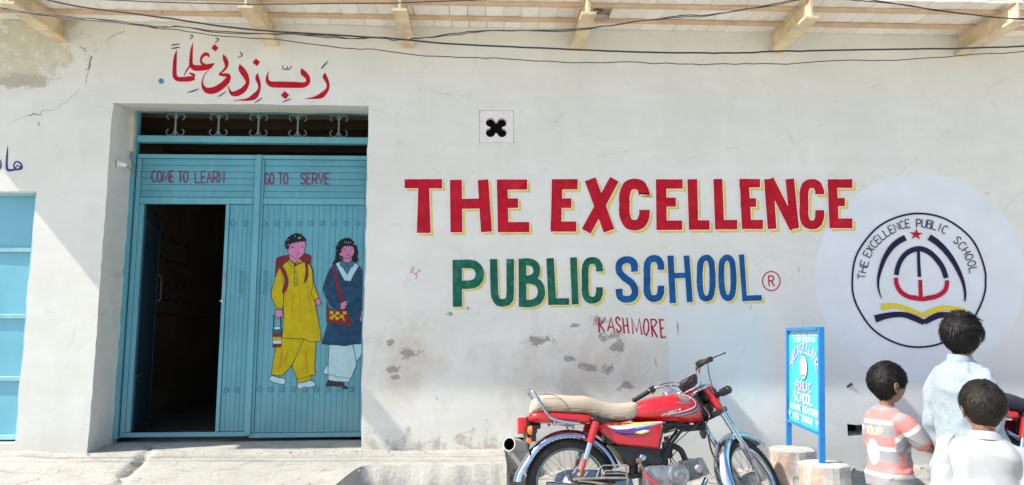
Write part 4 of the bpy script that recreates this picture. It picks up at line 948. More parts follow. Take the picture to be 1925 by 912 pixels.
M_SLAB = ground_mat('worn_cement', (.41, .40, .36), (.475, .46, .42), (.32, .305, .27))
M_ROAD = ground_mat('dusty_road', (.50, .475, .41), (.58, .55, .475), (.40, .375, .32), .8)
M_BANK = ground_mat('lime_rubble', (.38, .375, .35), (.44, .435, .415), (.27, .25, .22), .9)
def gh(x, y):                                            # ground height away from the slab
    bank = .22*sstep(-.62, -.05, y)*(1+.15*noise.noise((x*2, y*2, 4)))
    far = -.05*sstep(-1.2, -3, y)
    return bank+far+.018*noise.noise((x*1.3, y*1.3, 0))+.010*noise.noise((x*6, y*6, 2))+(.012*noise.noise((x*16, y*16, 7)) if y > -1.2 and bank > .01 else 0)
def grid_obj(name, xs, ys, fz, mat, **kw):
    vs = [(x, y, fz(x, y)) for y in ys for x in xs]; n_ = len(xs)
    fs = [(j*n_+i, j*n_+i+1, (j+1)*n_+i+1, (j+1)*n_+i) for j in range(len(ys)-1) for i in range(n_-1)]
    b = MB(); b.add(vs, fs, True); return tag(b.build(name, mat), **kw)
def axis(*segs):
    o = []
    for a, b_, n_ in segs: o += [a+(b_-a)*i/n_ for i in range(n_)]
    return o+[segs[-1][1]]
xs = axis((-200, -20, 6), (-20, -5, 15), (-5, 0, 40), (0, 5, 130), (5, 20, 15), (20, 200, 6)); ys = axis((-200, -20, 6), (-20, -4, 16), (-4, -1.2, 28), (-1.2, .0, 42))
road = grid_obj('road', xs, ys, gh, M_ROAD, kind='structure')
# lime-splashed bank of rubble lying along the wall's foot
def bank_h(x, y):
    e = sstep(-.50+.08*noise.noise((x*3, 1, 1)), -.36, y)
    return gh(x, y)-.02+e*(.035+.03*noise.noise((x*5, y*5, 9))+.018*noise.noise((x*15, y*15, 3)))+.05*sstep(-.16, -.0, y)*(.6+.5*noise.noise((x*7, 2, 2)))
grid_obj('rubble_bank', axis((.16, 4.6, 150)), axis((-.62, -.0, 26)), bank_h, M_BANK, kind='structure')
def slab():
    xs = axis((-7, -4, 20), (-4, .19, 150)); nb_ = 46
    def yf(x):
        r_ = -.47+.03*noise.noise((x*3, 0, 0))+.015*noise.noise((x*11, 0, 5))
        l_ = -2.6
        return lerp(l_, r_, sstep(-1.08, -.72, x+.03*noise.noise((x*9, 3, 0))))
    crk = [at_z(*p, .40) for p in ((290, 848), (276, 858), (262, 870), (236, 890), (222, 905), (205, 925))]
    def top(x, y):
        z = .428-.055*max(0, -y)+.006*noise.noise((x*2, y*2, 0))+.004*noise.noise((x*9, y*9, 1))+.02*sstep(-.02, .3, y)
        z += .02*sstep(-2.75, -3.1, x)*sstep(-.5, 0, y)
        for i, (a, b_) in enumerate(zip(crk, crk[1:])):
            ab = b_-a; t = max(0, min(1, ((x-a.x)*ab.x+(y-a.y)*ab.y)/(ab.x**2+ab.y**2))); d = math.hypot(x-a.x-ab.x*t, y-a.y-ab.y*t)
            wd = (.010, .035, .035, .012, .012)[i]*(1+.5*noise.noise((x*20, y*20, 0)))
            if d < wd: z -= .045*(1-d/wd)**.5
        return z
    b = MB(); cols = []
    for x in xs:
        yF = yf(x); c_ = []
        ysl = [.44, .3, .2, .12, .06, .01]+[(.01+(yF-.01)*i/nb_) for i in range(1, nb_+1)]
        for i, y in enumerate(ysl):
            z = top(x, y); 
            if i == len(ysl)-1: z -= .012+.01*noise.noise((x*14, 0, 0))
            c_.append((x, y, z))
        for k_ in range(1, 8):
            t = k_/7; yy = yF-.02-.16*t+.035*noise.noise((x*5, t*3, 8))+.02*noise.noise((x*17, t*7, 8))
            c_.append((x+.01*noise.noise((x*9, t*5, 0))+.30*t*sstep(-1.15, -.95, x)*sstep(-.60, -.80, x), yy-.1*t*sstep(-1.15, -.95, x)*sstep(-.60, -.80, x), lerp(c_[len(ysl)-1][2], -.06, t)))
        cols.append(c_)
    m_ = len(cols[0]); vs = [p for c_ in cols for p in c_]
    fs = [(i*m_+j, i*m_+j+1, (i+1)*m_+j+1, (i+1)*m_+j) for i in range(len(cols)-1) for j in range(m_-1)]
    n0 = len(vs); last = cols[-1]                           # right-hand broken end
    end = []
    for k_ in range(1, 7):
        t = k_/6
        end.append([(p[0]+.012+.02*noise.noise((p[1]*8, t*4, 3))+.012*noise.noise((p[1]*24, t*9, 3)), p[1], lerp(p[2], min(p[2], -.06), t)) for p in last])
    rows_ = [list(range((len(cols)-1)*m_, len(cols)*m_))]
    for r_ in end:
        rows_.append(list(range(len(vs), len(vs)+m_))); vs += r_
    for a, b2 in zip(rows_, rows_[1:]): fs += [(a[j], a[j+1], b2[j+1], b2[j]) for j in range(m_-1)]
    b.add(vs, fs, True); tag(b.build('pavement_slab', M_SLAB), kind='structure')
slab()
def stone(c, r_, seed, mat, flat=.7):
    bm = bmesh.new(); bmesh.ops.create_icosphere(bm, subdivisions=2, radius=1)
    for v in bm.verts:
        k_ = 1+.35*noise.noise(v.co*1.3+Vector((seed, 0, 0)))+.12*noise.noise(v.co*4+Vector((0, seed, 0))); v.co = Vector((v.co.x*k_*r_, v.co.y*k_*r_*.8, v.co.z*k_*r_*flat))+Vector(c)
    b = MB(); bm.verts.index_update(); b.add([v.co for v in bm.verts], [tuple(v.index for v in f.verts) for f in bm.faces]); bm.free(); return b
rub = MB()
for i in range(420):
    x = rnd.uniform(.2, 4.4); y = -rnd.random()**1.5*.95-.03; r_ = rnd.uniform(.004, .016)*(1.6 if rnd.random() < .06 else 1)
    s_ = stone((x, y, bank_h(x, y)+r_*.3 if y > -.6 else gh(x, y)+r_*.3), r_, i, None); rub.add(s_.v, s_.f)
rub2 = MB()
for i in range(260):
    x = rnd.uniform(-4, -.3); y = rnd.choice((-rnd.uniform(.01, .08), -rnd.uniform(.0, 1.2))); r_ = rnd.uniform(.003, .010)*(1.7 if rnd.random() < .06 else 1); s_ = stone((x, y, .428-.055*max(0, -y)), r_*.75, i, None); rub2.add(s_.v, s_.f)
tag(rub.build('rubble_gravel', M_BANK), kind='stuff', label='loose plaster crumbs and gravel scattered along the foot of the wall')
tag(rub2.build('plaster_crumbs', M_SLAB), kind='stuff', label='pale plaster crumbs scattered over the pavement slab')
for (px, py, Y, r_, lb) in ((952, 890, -.12, .05, 'grey brick lump at the broken end of the pavement slab'), (1700, 905, -.3, .055, 'rough pale stone behind the boy in the striped shirt'), (1270, 905, -.25, .05, 'small weathered stone below the motorcycle engine')):
    p = at_y(px, py, Y); s_ = stone(p, r_, px, None)
    tag(s_.build('loose_stone', pm('stone_grey', (.36, .33, .29), .9, 0, .25, 12, .5, 50)), lb, 'stone')

# ------------------------------------------------------------------ two broken masonry stumps and the sign they carry
def stump_mat():
    k = N('brick_and_mortar'); c = k.coord('Object'); X, Y, Z = k.sep(c)
    st = k.noise(k.coord('Object', (1, 1, .25)), 14, 6, .7); n2 = k.noise(c, 9, 5, .65)
    col = k.mix(k.rng(n2, .4, .6), (.36, .34, .31), (.60, .58, .54)); col = k.mix(k.rng(st, .56, .66, 0, .9), col, (.70, .69, .66))
    br = k.rng(k.math('ADD', k.math('MULTIPLY', X, -3.2), k.math('MULTIPLY', k.math('SUBTRACT', st, .5), 2.4)), .22, .50)
    col = k.mix(k.math('MULTIPLY', br, .55), col, (.40, .19, .11))
    return k.set(col, .9, 0, k.bump(k.noise(c, 30, 6, .7), .6, .01))
M_ST = stump_mat(); M_STT = pm('stump_mortar_top', (.42, .41, .38), .9, 0, .15, 12, .4, 40)
SR = at_z(1549, 870, .455); SL = at_z(1489, 842, .455)
def stump(p, r_, seed, label):
    E = empty('masonry_stump', (p.x, p.y, -.02), label=label, cat='stump', group='masonry stumps under the sign')
    n_ = 22; b = MB(); rings = []
    for k_, z in enumerate([-.02, .06, .14, .22, .30, .38, .44, p.z-.008, p.z]):
        ring = []
        for i in range(n_):
            a = 2*math.pi*i/n_; rr = r_*(1+.07*noise.noise((math.cos(a)*1.6+seed, math.sin(a)*1.6, z*3))+.03*noise.noise((math.cos(a)*6, math.sin(a)*6+seed, z*14)))
            q_ = round(a/(math.pi/3))*(math.pi/3); rr *= lerp(1, .985/max(.8, math.cos(a-q_)), .5)
            if k_ == 8: rr -= .012
            ring.append((p.x+rr*math.cos(a), p.y+rr*math.sin(a), z))
        rings.append(ring)
    vs = [v for r2 in rings for v in r2]
    fs = [(k_*n_+i, k_*n_+(i+1) % n_, (k_+1)*n_+(i+1) % n_, (k_+1)*n_+i) for k_ in range(len(rings)-1) for i in range(n_)]
    b.add(vs, fs); b.sm = [False]*len(fs); body = b.build('stump_body', M_ST, E)
    t = MB(); vs = [(x, y, p.z-.001) for x, y, z in rings[-1]]+[(p.x+(x-p.x)*.6, p.y+(y-p.y)*.6, p.z+.004+.004*noise.noise((x*20, y*20, 1))) for x, y, z in rings[-1]]+[(p.x, p.y, p.z+.006)]
    t.add(vs, [(i, (i+1) % n_, n_+(i+1) % n_, n_+i) for i in range(n_)]+[(n_+i, n_+(i+1) % n_, 2*n_) for i in range(n_)], True); t.build('mortar_top', M_STT, E)
    return E
stump(SL, .150, 3, 'farther of two broken brick stumps, holding the left post of the blue sign'); stump(SR, .140, 8, 'nearer of two broken brick stumps, holding the right post of the blue sign')
sign = empty('school_sign', ((SL.x+SR.x)/2, (SL.y+SR.y)/2, .45), label='bright blue two-post school sign board standing on brick stumps', cat='sign')
M_SB = pm('sign_frame_blue', (.012, .19, .50), .4, 0, .1, 8, coat=.2); M_SP = pm('sign_panel_turquoise', (.05, .58, .76), .35, 0, .05, 5, coat=.3)
PR = at_z(1543.5, 872, .455); PL = at_z(1481.5, 838, .455)
dS = (PR-PL); dS.z = 0; LS = dS.length; dS.normalize(); nS = Vector((dS.y, -dS.x, 0))
if nS.dot(CAM-PL) < 0: nS = -nS
def sgz(px, py, q0): d = ray(px, py); t = ((q0-CAM).x*nS.x+(q0-CAM).y*nS.y)/(d.x*nS.x+d.y*nS.y); return (CAM+d*t)
zt_s = sgz(1481, 616, PL).z; zb_l = sgz(1481, 794, PL).z; zb_r = sgz(1543, 811, PR).z; zb_s = (zb_l+zb_r)/2
TL = R(2.8); upS = (Vector((0, 0, 1))*math.cos(TL)-nS*math.sin(TL)); nS2 = dS.cross(upS); nS2 = nS2 if nS2.dot(nS) > 0 else -nS2
MS = Matrix.Translation((PL.x, PL.y, .45)) @ Matrix(((dS.x, nS2.x, upS.x, 0), (dS.y, nS2.y, upS.y, 0), (0, nS2.z, upS.z, 0), (0, 0, 0, 1))) @ Matrix.Translation((0, 0, -.45))
def sbox(b, u0, u1, n0, n1, z0, z1): b.M = MS; b.box((u0, n0, z0), (u1, n1, z1)); b.M = None
for u in (0, LS):
    b = MB(); sbox(b, u-.014, u+.014, -.022, .012, .44, zt_s); o = b.build('post', M_SB, sign); mm = o.modifiers.new('b', 'BEVEL'); mm.width = .002
b = MB(); sbox(b, .0142, LS-.0142, -.021, .020, zt_s-.022, zt_s-.001); b.build('frame_rail', M_SB, sign)
b = MB(); sbox(b, .0142, LS-.0142, -.021, .014, zb_s-.012, zb_s+.004); b.build('frame_rail', M_SB, sign)
b = MB(); sbox(b, .0145, LS-.0145, -.012, -.004, zb_s+.0045, zt_s-.0225); pan = b.build('sign_panel', M_SP, sign)
sp = Painter(lambda u, v, h: MS @ Vector((u, -.004+h, v)))
HT = zt_s-zb_s
def line(txt, uc, zc_, wtot, hh, wd, mat):
    n_ = len(txt); adv = wtot/n_; u0 = uc-wtot/2
    for i, ch in enumerate(txt):
        if ch == ' ' or ch not in FONT: continue
        def f(x, y): return (u0+adv*i+x*adv*.72, zc_+hh/2-y*hh)
        glyph(sp, ch, f, wd, mat)
U = LS
line('BEST EDUCATIONAL INSTITUTE', U*.52, zt_s-.042, U*.82, .026, .0060, 0)
line('ON COURT PRESENTATION', U*.53, zt_s-.080, U*.68, .030, .0065, 0)
def arc_line(txt, uc, zc_, rx, rz, a0, a1, hh, ww, wd, mat):
    for i, ch in enumerate(txt):
        a = R(a0+(a1-a0)*i/(len(txt)-1)); ux, uz = math.cos(a), math.sin(a); cx, cz = uc+rx*ux, zc_+rz*uz; w2 = ww*(.2 if ch == 'I' else 1)
        def f(x, y): return (cx+uz*(x-.5)*w2+ux*(.5-y)*hh, cz-ux*(x-.5)*w2+uz*(.5-y)*hh)
        glyph(sp, ch, f, wd, mat)
arc_line('THEEXCELLENCE', U*.53, zt_s-.262, U*.40, .125, 172, 6, .060, .038, .011, 1)
ce = (U*.52, zt_s-.262)
sp.dot(ce[0], ce[1], .080, 3, 30, ry=.080); sp.dot(ce[0], ce[1], .076, 2, 30, ry=.076)
for rr, w_ in ((.055, .006), (.030, .006)): sp.stroke([(ce[0]+rr*math.cos(R(a)), ce[1]-.0+rr*1.1*math.sin(R(a))) for a in range(20, 165, 16)], w_, mat=3)
sp.stroke([(ce[0], ce[1]), (ce[0], ce[1]+.03)], .005, mat=3)
for dz, m_ in ((-.035, 4), (-.052, 3)): sp.stroke([(ce[0]-.045, ce[1]+dz-.004), (ce[0]-.02, ce[1]+dz+.004), (ce[0], ce[1]+dz-.010), (ce[0]+.02, ce[1]+dz+.004), (ce[0]+.045, ce[1]+dz-.004)], .009, mat=m_)
line('PUBLIC', U*.52, zt_s-.385, U*.48, .052, .015, 1); line('SCHOOL', U*.52, zt_s-.462, U*.58, .060, .013, 5)
line('KASHMORE REGISTERED', U*.53, zb_s+.108, U*.86, .036, .0080, 5); line('0333 7383066', U*.51, zb_s+.050, U*.62, .036, .0085, 5)
for sg, uc in ((1, .09), (-1, .93)): 
    u = U*uc; sp.fill([(u-.022*sg, zb_s+.055), (u, zb_s+.083), (u, zb_s+.064), (u+.02*sg, zb_s+.064), (u+.02*sg, zb_s+.046), (u, zb_s+.046), (u, zb_s+.027)], 5)
sp.build('sign_lettering', [pm('sg_white', (.72, .80, .80), .5), pm('sg_pink', (.72, .42, .60), .5), pm('sg_ivory', (.85, .85, .83), .5), pm('sg_ink', (.03, .04, .10), .5), pm('sg_yellow', (.7, .62, .05), .5), pm('sg_cream', (.78, .80, .62), .5)], sign)
# ------------------------------------------------------------------ motorcycle (x forward, y to its left, z up; rear contact point at 0)
B_RED = pm('bike_red', (.50, .006, .012), .22, 0, .10, 5, coat=.8, dirt=(.42, .05, .05), dscale=14, damt=.25)
B_CHR = pm('bike_chrome', (.52, .60, .70), .16, 1.0, .10, 7, .10, 18, dirt=(.45, .42, .38), dscale=9, damt=.35)
B_ALU = pm('bike_aluminium', (.36, .375, .40), .46, .8, .18, 14, .25, 60, dirt=(.13, .115, .10), dscale=16, damt=.85)
B_BLK = pm('bike_black', (.014, .013, .015), .38, 0, .2, 14, .1, 60, dirt=(.08, .07, .06), dscale=12, damt=.4)
B_RUB = pm('bike_rubber', (.022, .021, .021), .75, 0, .2, 20, .3, 80, dirt=(.10, .09, .08), dscale=9, damt=.6)
B_ORG = pm('bike_orange_lens', (.75, .17, .02), .2, 0, .1, 10, coat=.6)
B_TAIL = pm('bike_tail_lens', (.55, .012, .008), .18, 0, .1, 10, coat=.7)
B_RUST = pm('bike_greasy_steel', (.20, .15, .11), .55, .5, .35, 18, .4, 60)
B_BSTEEL = pm('bike_chain_case', (.22, .34, .47), .3, .5, .12, 8)
def seat_mat(name, base, line_c, amt):
    k = N(name); c = k.coord('Object'); X, Y, Z = k.sep(c)
    v = k.math('SUBTRACT', Z, k.math('ABSOLUTE', Y)); s = .0098
    fx = k.math('FRACT', k.math('DIVIDE', k.math('ADD', X, 5), s)); fv = k.math('FRACT', k.math('DIVIDE', k.math('ADD', v, 5), s))
    ln = k.math('MAXIMUM', k.rng(k.math('ABSOLUTE', k.math('SUBTRACT', fx, .5)), .34, .42), k.rng(k.math('ABSOLUTE', k.math('SUBTRACT', fv, .5)), .34, .42))
    n_ = k.noise(c, 9, 5, .6)
    col = k.mix(k.math('MULTIPLY', ln, amt), k.mix(k.rng(n_, .3, .7), base, tuple(x*.82 for x in base)), line_c)
    return k.set(col, .85, 0, k.bump(k.math('ADD', k.math('MULTIPLY', ln, -.6), k.math('MULTIPLY', n_, 2)), .4, .003), spec=.2)
B_SEAT = seat_mat('seat_checked_cloth', (.66, .58, .46), (.22, .15, .10), .8)
B_SEATD = seat_mat('seat_dark_vinyl', (.045, .052, .062), (.03, .033, .04), .5)
def zx(px, py): return ((px-430)/989, .28+(905-py)/989)
def loft_x(b, st, seg=20, ex=2.6):                       # stations (x, zbot, ztop, halfwidth)
    vs = []; fs = []
    for x, z0, z1, hw in st:
        cz, hz = (z0+z1)/2, (z1-z0)/2
        for j in range(seg):
            a = 2*math.pi*j/seg; ca, sa = math.cos(a), math.sin(a)
            vs.append((x, hw*math.copysign(abs(ca)**(2/ex), ca), cz+hz*math.copysign(abs(sa)**(2/ex), sa)))
    n_ = len(st)
    for i in range(n_-1):
        for j in range(seg): fs.append((i*seg+j, i*seg+(j+1) % seg, (i+1)*seg+(j+1) % seg, (i+1)*seg+j))
    fs += [tuple(range(seg)), tuple(range((n_-1)*seg, n_*seg))]
    return b.add(vs, fs, True)
def stations(st, sub=5): return smooth_line(st, False, sub)
BIKE_AX = at_y(1073, 911, -.64); LEAN = R(-9.5)
bike = empty('motorcycle', (BIKE_AX.x, BIKE_AX.y-.28*math.sin(-LEAN), BIKE_AX.z-.28*math.cos(LEAN)), Matrix.Rotation(R(1.5), 3, 'Z') @ Matrix.Rotation(LEAN, 3, 'X'),
             label='red motorcycle with a cream checked seat, parked beside the pavement slab', cat='motorcycle', group='red motorcycles parked along the wall')
RK = R(29); STEER = R(39)
HEAD = Vector((.865, 0, .76))
Mrk = Matrix(((math.cos(RK), 0, -math.sin(RK), 0), (0, 1, 0, 0), (math.sin(RK), 0, math.cos(RK), 0), (0, 0, 0, 1)))
MST = Matrix.Translation(HEAD) @ Mrk @ Matrix.Rotation(STEER, 4, 'Z')
def bb(b, name, mat, par=None, **kw): return b.build(name, mat, par or bike, local=True, **kw)
RY = Matrix.Rotation(R(90), 4, 'X')
def wheel(C, M, name):
    def lat(prof, seg=40, cap=False):
        b = MB(); b.M = M; b.lathe([(r_, z) for r_, z in prof], Matrix.Translation(C) @ RY, seg, cap); return b
    t = [(.2455+.0345*math.cos(a), .0330*math.sin(a)) for a in [2*math.pi*i/14 for i in range(15)]]
    b = lat(t, 56)
    for i in range(64):                                   # tread blocks
        a0 = 2*math.pi*i/64
        for s_ in (-1, 1):
            vs = [Vector((math.cos(a)*r_, y, math.sin(a)*r_))+C for a, r_, y in ((a0, .2795, s_*.002), (a0+.055, .2795, s_*.002), (a0+.065, .2755, s_*.019), (a0+.01, .2755, s_*.019), (a0, .2825, s_*.003), (a0+.05, .2825, s_*.003), (a0+.06, .2785, s_*.020), (a0+.01, .2785, s_*.020))]
            b.add(vs, [(4, 5, 6, 7), (0, 1, 5, 4), (1, 2, 6, 5), (2, 3, 7, 6), (3, 0, 4, 7)])
    ty = bb(b, name, B_RUB)
    bb(lat([(.224, -.024), (.228, -.021), (.222, -.017), (.212, -.012), (.209, 0), (.212, .012), (.222, .017), (.228, .021), (.224, .024), (.216, .020), (.206, .010), (.2045, 0), (.206, -.010), (.216, -.020), (.224, -.024)], 56), 'rim', B_CHR, ty)
    bb(lat([(.006, -.065), (.022, -.062), (.030, -.052), (.055, -.045), (.058, -.035), (.058, .020), (.050, .03), (.03, .045), (.018, .06), (.006, .065)], 28, True), 'hub', B_ALU, ty)
    b = MB(); b.M = M
    for i in range(36):
        a = 2*math.pi*i/36; s_ = 1 if i % 2 else -1; a2 = a+(R(52) if (i//2) % 2 else -R(52))*.55
        p = C+Vector((.052*math.cos(a2), s_*.030, .052*math.sin(a2))); q_ = C+Vector((.208*math.cos(a), s_*.003, .208*math.sin(a)))
        b.tube([p, q_], .0015, 4, cap=False)
    tag(bb(b, 'spokes', B_ALU, ty), kind='stuff')
    return ty
C0 = Vector((0, 0, .28)); wheel(C0, None, 'rear_wheel')
CF = Vector((.050, 0, -.575)); wheel(CF, MST, 'front_wheel')
def fender(C, M, angs, rad, hw, name, flare=0):
    b = MB(); b.M = M; vs = []; n_ = len(angs); sec = [(-1, .030), (-.98, .012), (-.8, 0), (-.4, -.010), (0, -.013), (.4, -.010), (.8, 0), (.98, .012), (1, .030)]
    k_ = len(sec)
    for th_ in (0, .0022):
        for i, a in enumerate(angs):
            rr = rad(a)
            for s_, d_ in sec: vs.append(C+Vector(((rr-d_-th_)*math.cos(R(a)), hw*s_*(1-.04*(th_ > 0)), (rr-d_-th_)*math.sin(R(a)))))
    fs = []
    for L_ in (0, 1):
        o_ = L_*n_*k_
        for i in range(n_-1):
            for j in range(k_-1): fs.append((o_+i*k_+j, o_+i*k_+j+1, o_+(i+1)*k_+j+1, o_+(i+1)*k_+j))
    for i in range(n_-1):
        for j in (0, k_-1): fs.append((i*k_+j, (i+1)*k_+j, n_*k_+(i+1)*k_+j, n_*k_+i*k_+j))
    for i in (0, n_-1):
        for j in range(k_-1): fs.append((i*k_+j, i*k_+j+1, n_*k_+i*k_+j+1, n_*k_+i*k_+j))
    b.add(vs, fs, True); return bb(b, name, B_CHR)
fender(C0, None, [18+158*i/40 for i in range(41)], lambda a: .312+.034*sstep(148, 176, a)+.008*math.sin(R(a)), .058, 'rear_mudguard')
fender(CF, MST, [22+160*i/40 for i in range(41)], lambda a: .312+.012*sstep(50, 22, a)+.02*sstep(160, 182, a), .056, 'front_mudguard')
# frame
b = MB()
b.tube([HEAD+Vector((-.035, 0, .055)), HEAD+Vector((.035, 0, -.075))], .032, 14)
b.tube(smooth_line([(.86, 0, .72), (.78, 0, .665), (.65, 0, .625), (.50, 0, .56), (.42, 0, .45), (.40, 0, .33)]), [.034]*31, 12, flat=(1, .85))
for s_ in (-1, 1):
    b.tube(smooth_line([(.55, s_*.03, .62), (.35, s_*.085, .635), (.10, s_*.10, .66), (-.12, s_*.10, .665), (-.24, s_*.07, .665)]), .013, 8)
    b.tube([(.43, s_*.055, .33), (.2, s_*.085, .30), (0, s_*.085, .28)], .016, 8)
    b.tube([(.46, s_*.06, .40), (.56, s_*.06, .42), (.72, s_*.05, .60)], .010, 6)
b.tube([(-.24, -.07, .665), (-.27, 0, .665), (-.24, .07, .665)], .013, 8)
for s_ in (-1, 1):
    b.tube([(0, s_*.06, .28), (0, s_*.135, .28)], .009, 8)
b.prism([zx(*p) for p in ((1010, 545), (1100, 545), (1240, 560), (1290, 500), (1310, 590), (1180, 600), (1080, 560), (1030, 590), (1000, 690), (975, 800), (940, 790))], -.035, .035)
bb(b, 'frame', B_BLK)
# seat
st = [(-.240, .715, .765, .085), (-.225, .710, .800, .115), (-.19, .708, .823, .128), (-.08, .708, .827, .134), (.02, .702, .820, .134), (.10, .700, .819, .130), (.16, .686, .803, .122), (.22, .668, .783, .115), (.30, .655, .770, .112), (.37, .656, .773, .108), (.42, .672, .778, .098), (.442, .700, .768, .080)]
b = MB(); loft_x(b, stations(st, 4), 28, 3.0); seat = bb(b, 'seat', B_SEAT)
b = MB(); P_ = [(x, -.1345-.0012, z) for x, z in [zx(*p) for p in ((240, 372), (290, 368), (350, 385), (400, 430), (430, 480))]]; b.tube(smooth_line(P_), .0018, 5); bb(b, 'seam', pm('seat_seam', (.12, .09, .07), .8), seat)
# tail cowl under the seat
b = MB(); loft_x(b, stations([(-.262, .672, .696, .060), (-.25, .656, .716, .098), (-.20, .650, .722, .128), (-.08, .647, .716, .138), (.04, .642, .708, .138), (.11, .640, .700, .134), (.128, .648, .694, .12)], 4), 24, 3.2); bb(b, 'tail_cowl', B_RED)
# tank
tst = stations([(.408, .665, .745, .070), (.425, .655, .765, .088), (.47, .650, .785, .104), (.526, .650, .802, .116), (.627, .650, .822, .130), (.698, .648, .830, .136), (.768, .641, .822, .134), (.819, .640, .797, .116), (.850, .645, .762, .085), (.868, .662, .725, .045)], 5)
b = MB(); loft_x(b, tst, 36, 2.5); tank = bb(b, 'fuel_tank', B_RED)
tbv = BVHTree.FromPolygons([Vector(v) for v in b.v], b.f)
b = MB(); b.lathe([(.030, 0), (.032, .006), (.030, .014), (.018, .018), (.001, .019)], Matrix.Translation((.66, 0, .824)), 20); bb(b, 'filler_cap', B_CHR, tank)
# side panels
sp_poly = [zx(*p) for p in ((600, 588), (612, 556), (640, 545), (1015, 535), (1012, 556), (978, 700), (960, 702), (715, 676), (690, 660))]
pan_bv = None
for s_ in (-1, 1):
    bm = bmesh.new(); n_ = len(sp_poly)
    vs = [bm.verts.new((x, s_*.098, z)) for x, z in sp_poly]; f0 = bm.faces.new(vs)
    r_ = bmesh.ops.extrude_face_region(bm, geom=[f0]); top = [v for v in r_['geom'] if isinstance(v, bmesh.types.BMVert)]
    for v in top: v.co.y = s_*.122
    cx = sum(v.co.x for v in top)/len(top); cz = sum(v.co.z for v in top)/len(top)
    for v in top: v.co.x += (cx-v.co.x)*.06; v.co.z += (cz-v.co.z)*.10
    bmesh.ops.bevel(bm, geom=[e for e in bm.edges if all(abs(abs(v.co.y)-.122) < 1e-4 for v in e.verts)], offset=.012, segments=4, affect='EDGES', profile=.6)
    bmesh.ops.triangulate(bm, faces=bm.faces[:]); bm.verts.index_update()
    b = MB(); b.add([v.co.copy() for v in bm.verts], [tuple(v.index for v in f.verts) for f in bm.faces], True)
    if s_ < 0: pan_bv = BVHTree.FromPolygons([v.co.copy() for v in bm.verts], [tuple(v.index for v in f.verts) for f in bm.faces])
    bm.free(); o = bb(b, 'side_panel', B_RED)
    if s_ < 0: side_panel = o
def surf(bv):
    def f(u, v, h):
        x, z = zx(u, v); hit = bv.ray_cast(Vector((x, -1, z)), Vector((0, 1, 0)))
        return hit[0]+Vector((0, -1, 0))*.0008*0+hit[1]*0+Vector((0, -(.0022+h*.4), 0)) if hit[0] is not None else Vector((x, -.10, z))
    return f
D = [pm('decal_white', (.72, .74, .78), .3), pm('decal_purple', (.10, .05, .30), .3), pm('decal_gold', (.36, .27, .12), .35), pm('decal_yellow', (.70, .66, .03), .3), pm('decal_sky', (.08, .30, .55), .3), pm('decal_maroon', (.20, .04, .07), .3), pm('decal_black', (.02, .02, .02), .3), pm('badge_silver', (.30, .30, .29), .35, .5)]
q = Painter(surf(tbv)); q.h = .0004
for pts, w_, m_ in (([(1035, 501), (1120, 484), (1190, 463), (1222, 440), (1215, 408), (1185, 385), (1145, 370)], 5.5, 0), ([(1062, 503), (1140, 491), (1202, 471), (1234, 445), (1228, 410), (1200, 384)], 7, 1),
                    ([(1085, 506), (1160, 495), (1215, 477), (1245, 448), (1240, 412), (1212, 386)], 10, 2), ([(1128, 508), (1190, 496), (1240, 475), (1258, 444)], 5, 1), ([(1155, 512), (1210, 500), (1250, 480)], 5, 2)):
    q.stroke(pts, w_, True, mat=m_, sub=8)
def dtxt(txt, x0, y0, x1, y1, hh, wd, mat, slant=.25):
    n_ = len(txt); 
    for i, ch in enumerate(txt):
        if ch == ' ': continue
        bx = x0+(x1-x0)*i/n_; by = y0+(y1-y0)*i/n_; w2 = (x1-x0)/n_*.72
        glyph(q, ch, lambda x, y: (bx+x*w2+(1-y)*hh*slant, by-hh/2+y*hh), wd, mat)
dtxt('CASH DEPOSIT 70', 1000, 500, 1118, 468, 11, 2.6, 0)
q.h = .0022
for i in range(7):                                        # swept wing badge
    y_ = 370+i*7.5; L0 = 1094+i*6
    q.stroke([(L0, y_, 3), (L0+26, y_+5, 6.5), (1150+i*3, y_+15-i*1.5, 6.5), (1178-i*3, 410+i*2.4, 4)], None, True, mat=7)
q.stroke([(1150, 392, 5), (1175, 400, 8), (1184, 412, 6), (1170, 424, 5)], None, True, mat=7)
dtxt('HONDA', 1097, 428, 1192, 432, 12, 4.0, 7, .1)
tag(q.mb.build('tank_graphics', D, tank, local=True, recalc=False), kind=None)
q = Painter(surf(pan_bv)); q.h = .0004
for poly, m_ in (([(632, 549), (700, 544), (815, 543), (810, 556), (700, 562), (650, 562)], 3), ([(655, 566), (760, 562), (825, 546), (1000, 542), (1000, 550), (830, 575), (735, 590), (690, 580)], 0), ([(800, 552), (900, 541), (1000, 541), (905, 553), (815, 566)], 3),
                 ([(815, 572), (1000, 546), (1000, 553), (830, 584)], 4), ([(676, 586), (800, 583), (1000, 552), (1000, 560), (825, 602), (745, 616)], 1), ([(812, 600), (1000, 561), (1000, 571), (868, 604)], 0),
                 ([(820, 607), (1000, 571), (998, 579), (862, 613)], 3), ([(686, 598), (745, 618), (862, 618), (994, 586), (992, 596), (880, 626), (790, 630)], 5)):
    q.fill(poly, m_)
for ch, x0 in (('C', 668), ('D', 712)): glyph(q, ch, lambda x, y: (x0+x*30, 542+y*13), 4.2, 6)
q.mb.build('panel_graphics', D, side_panel, local=True, recalc=False)
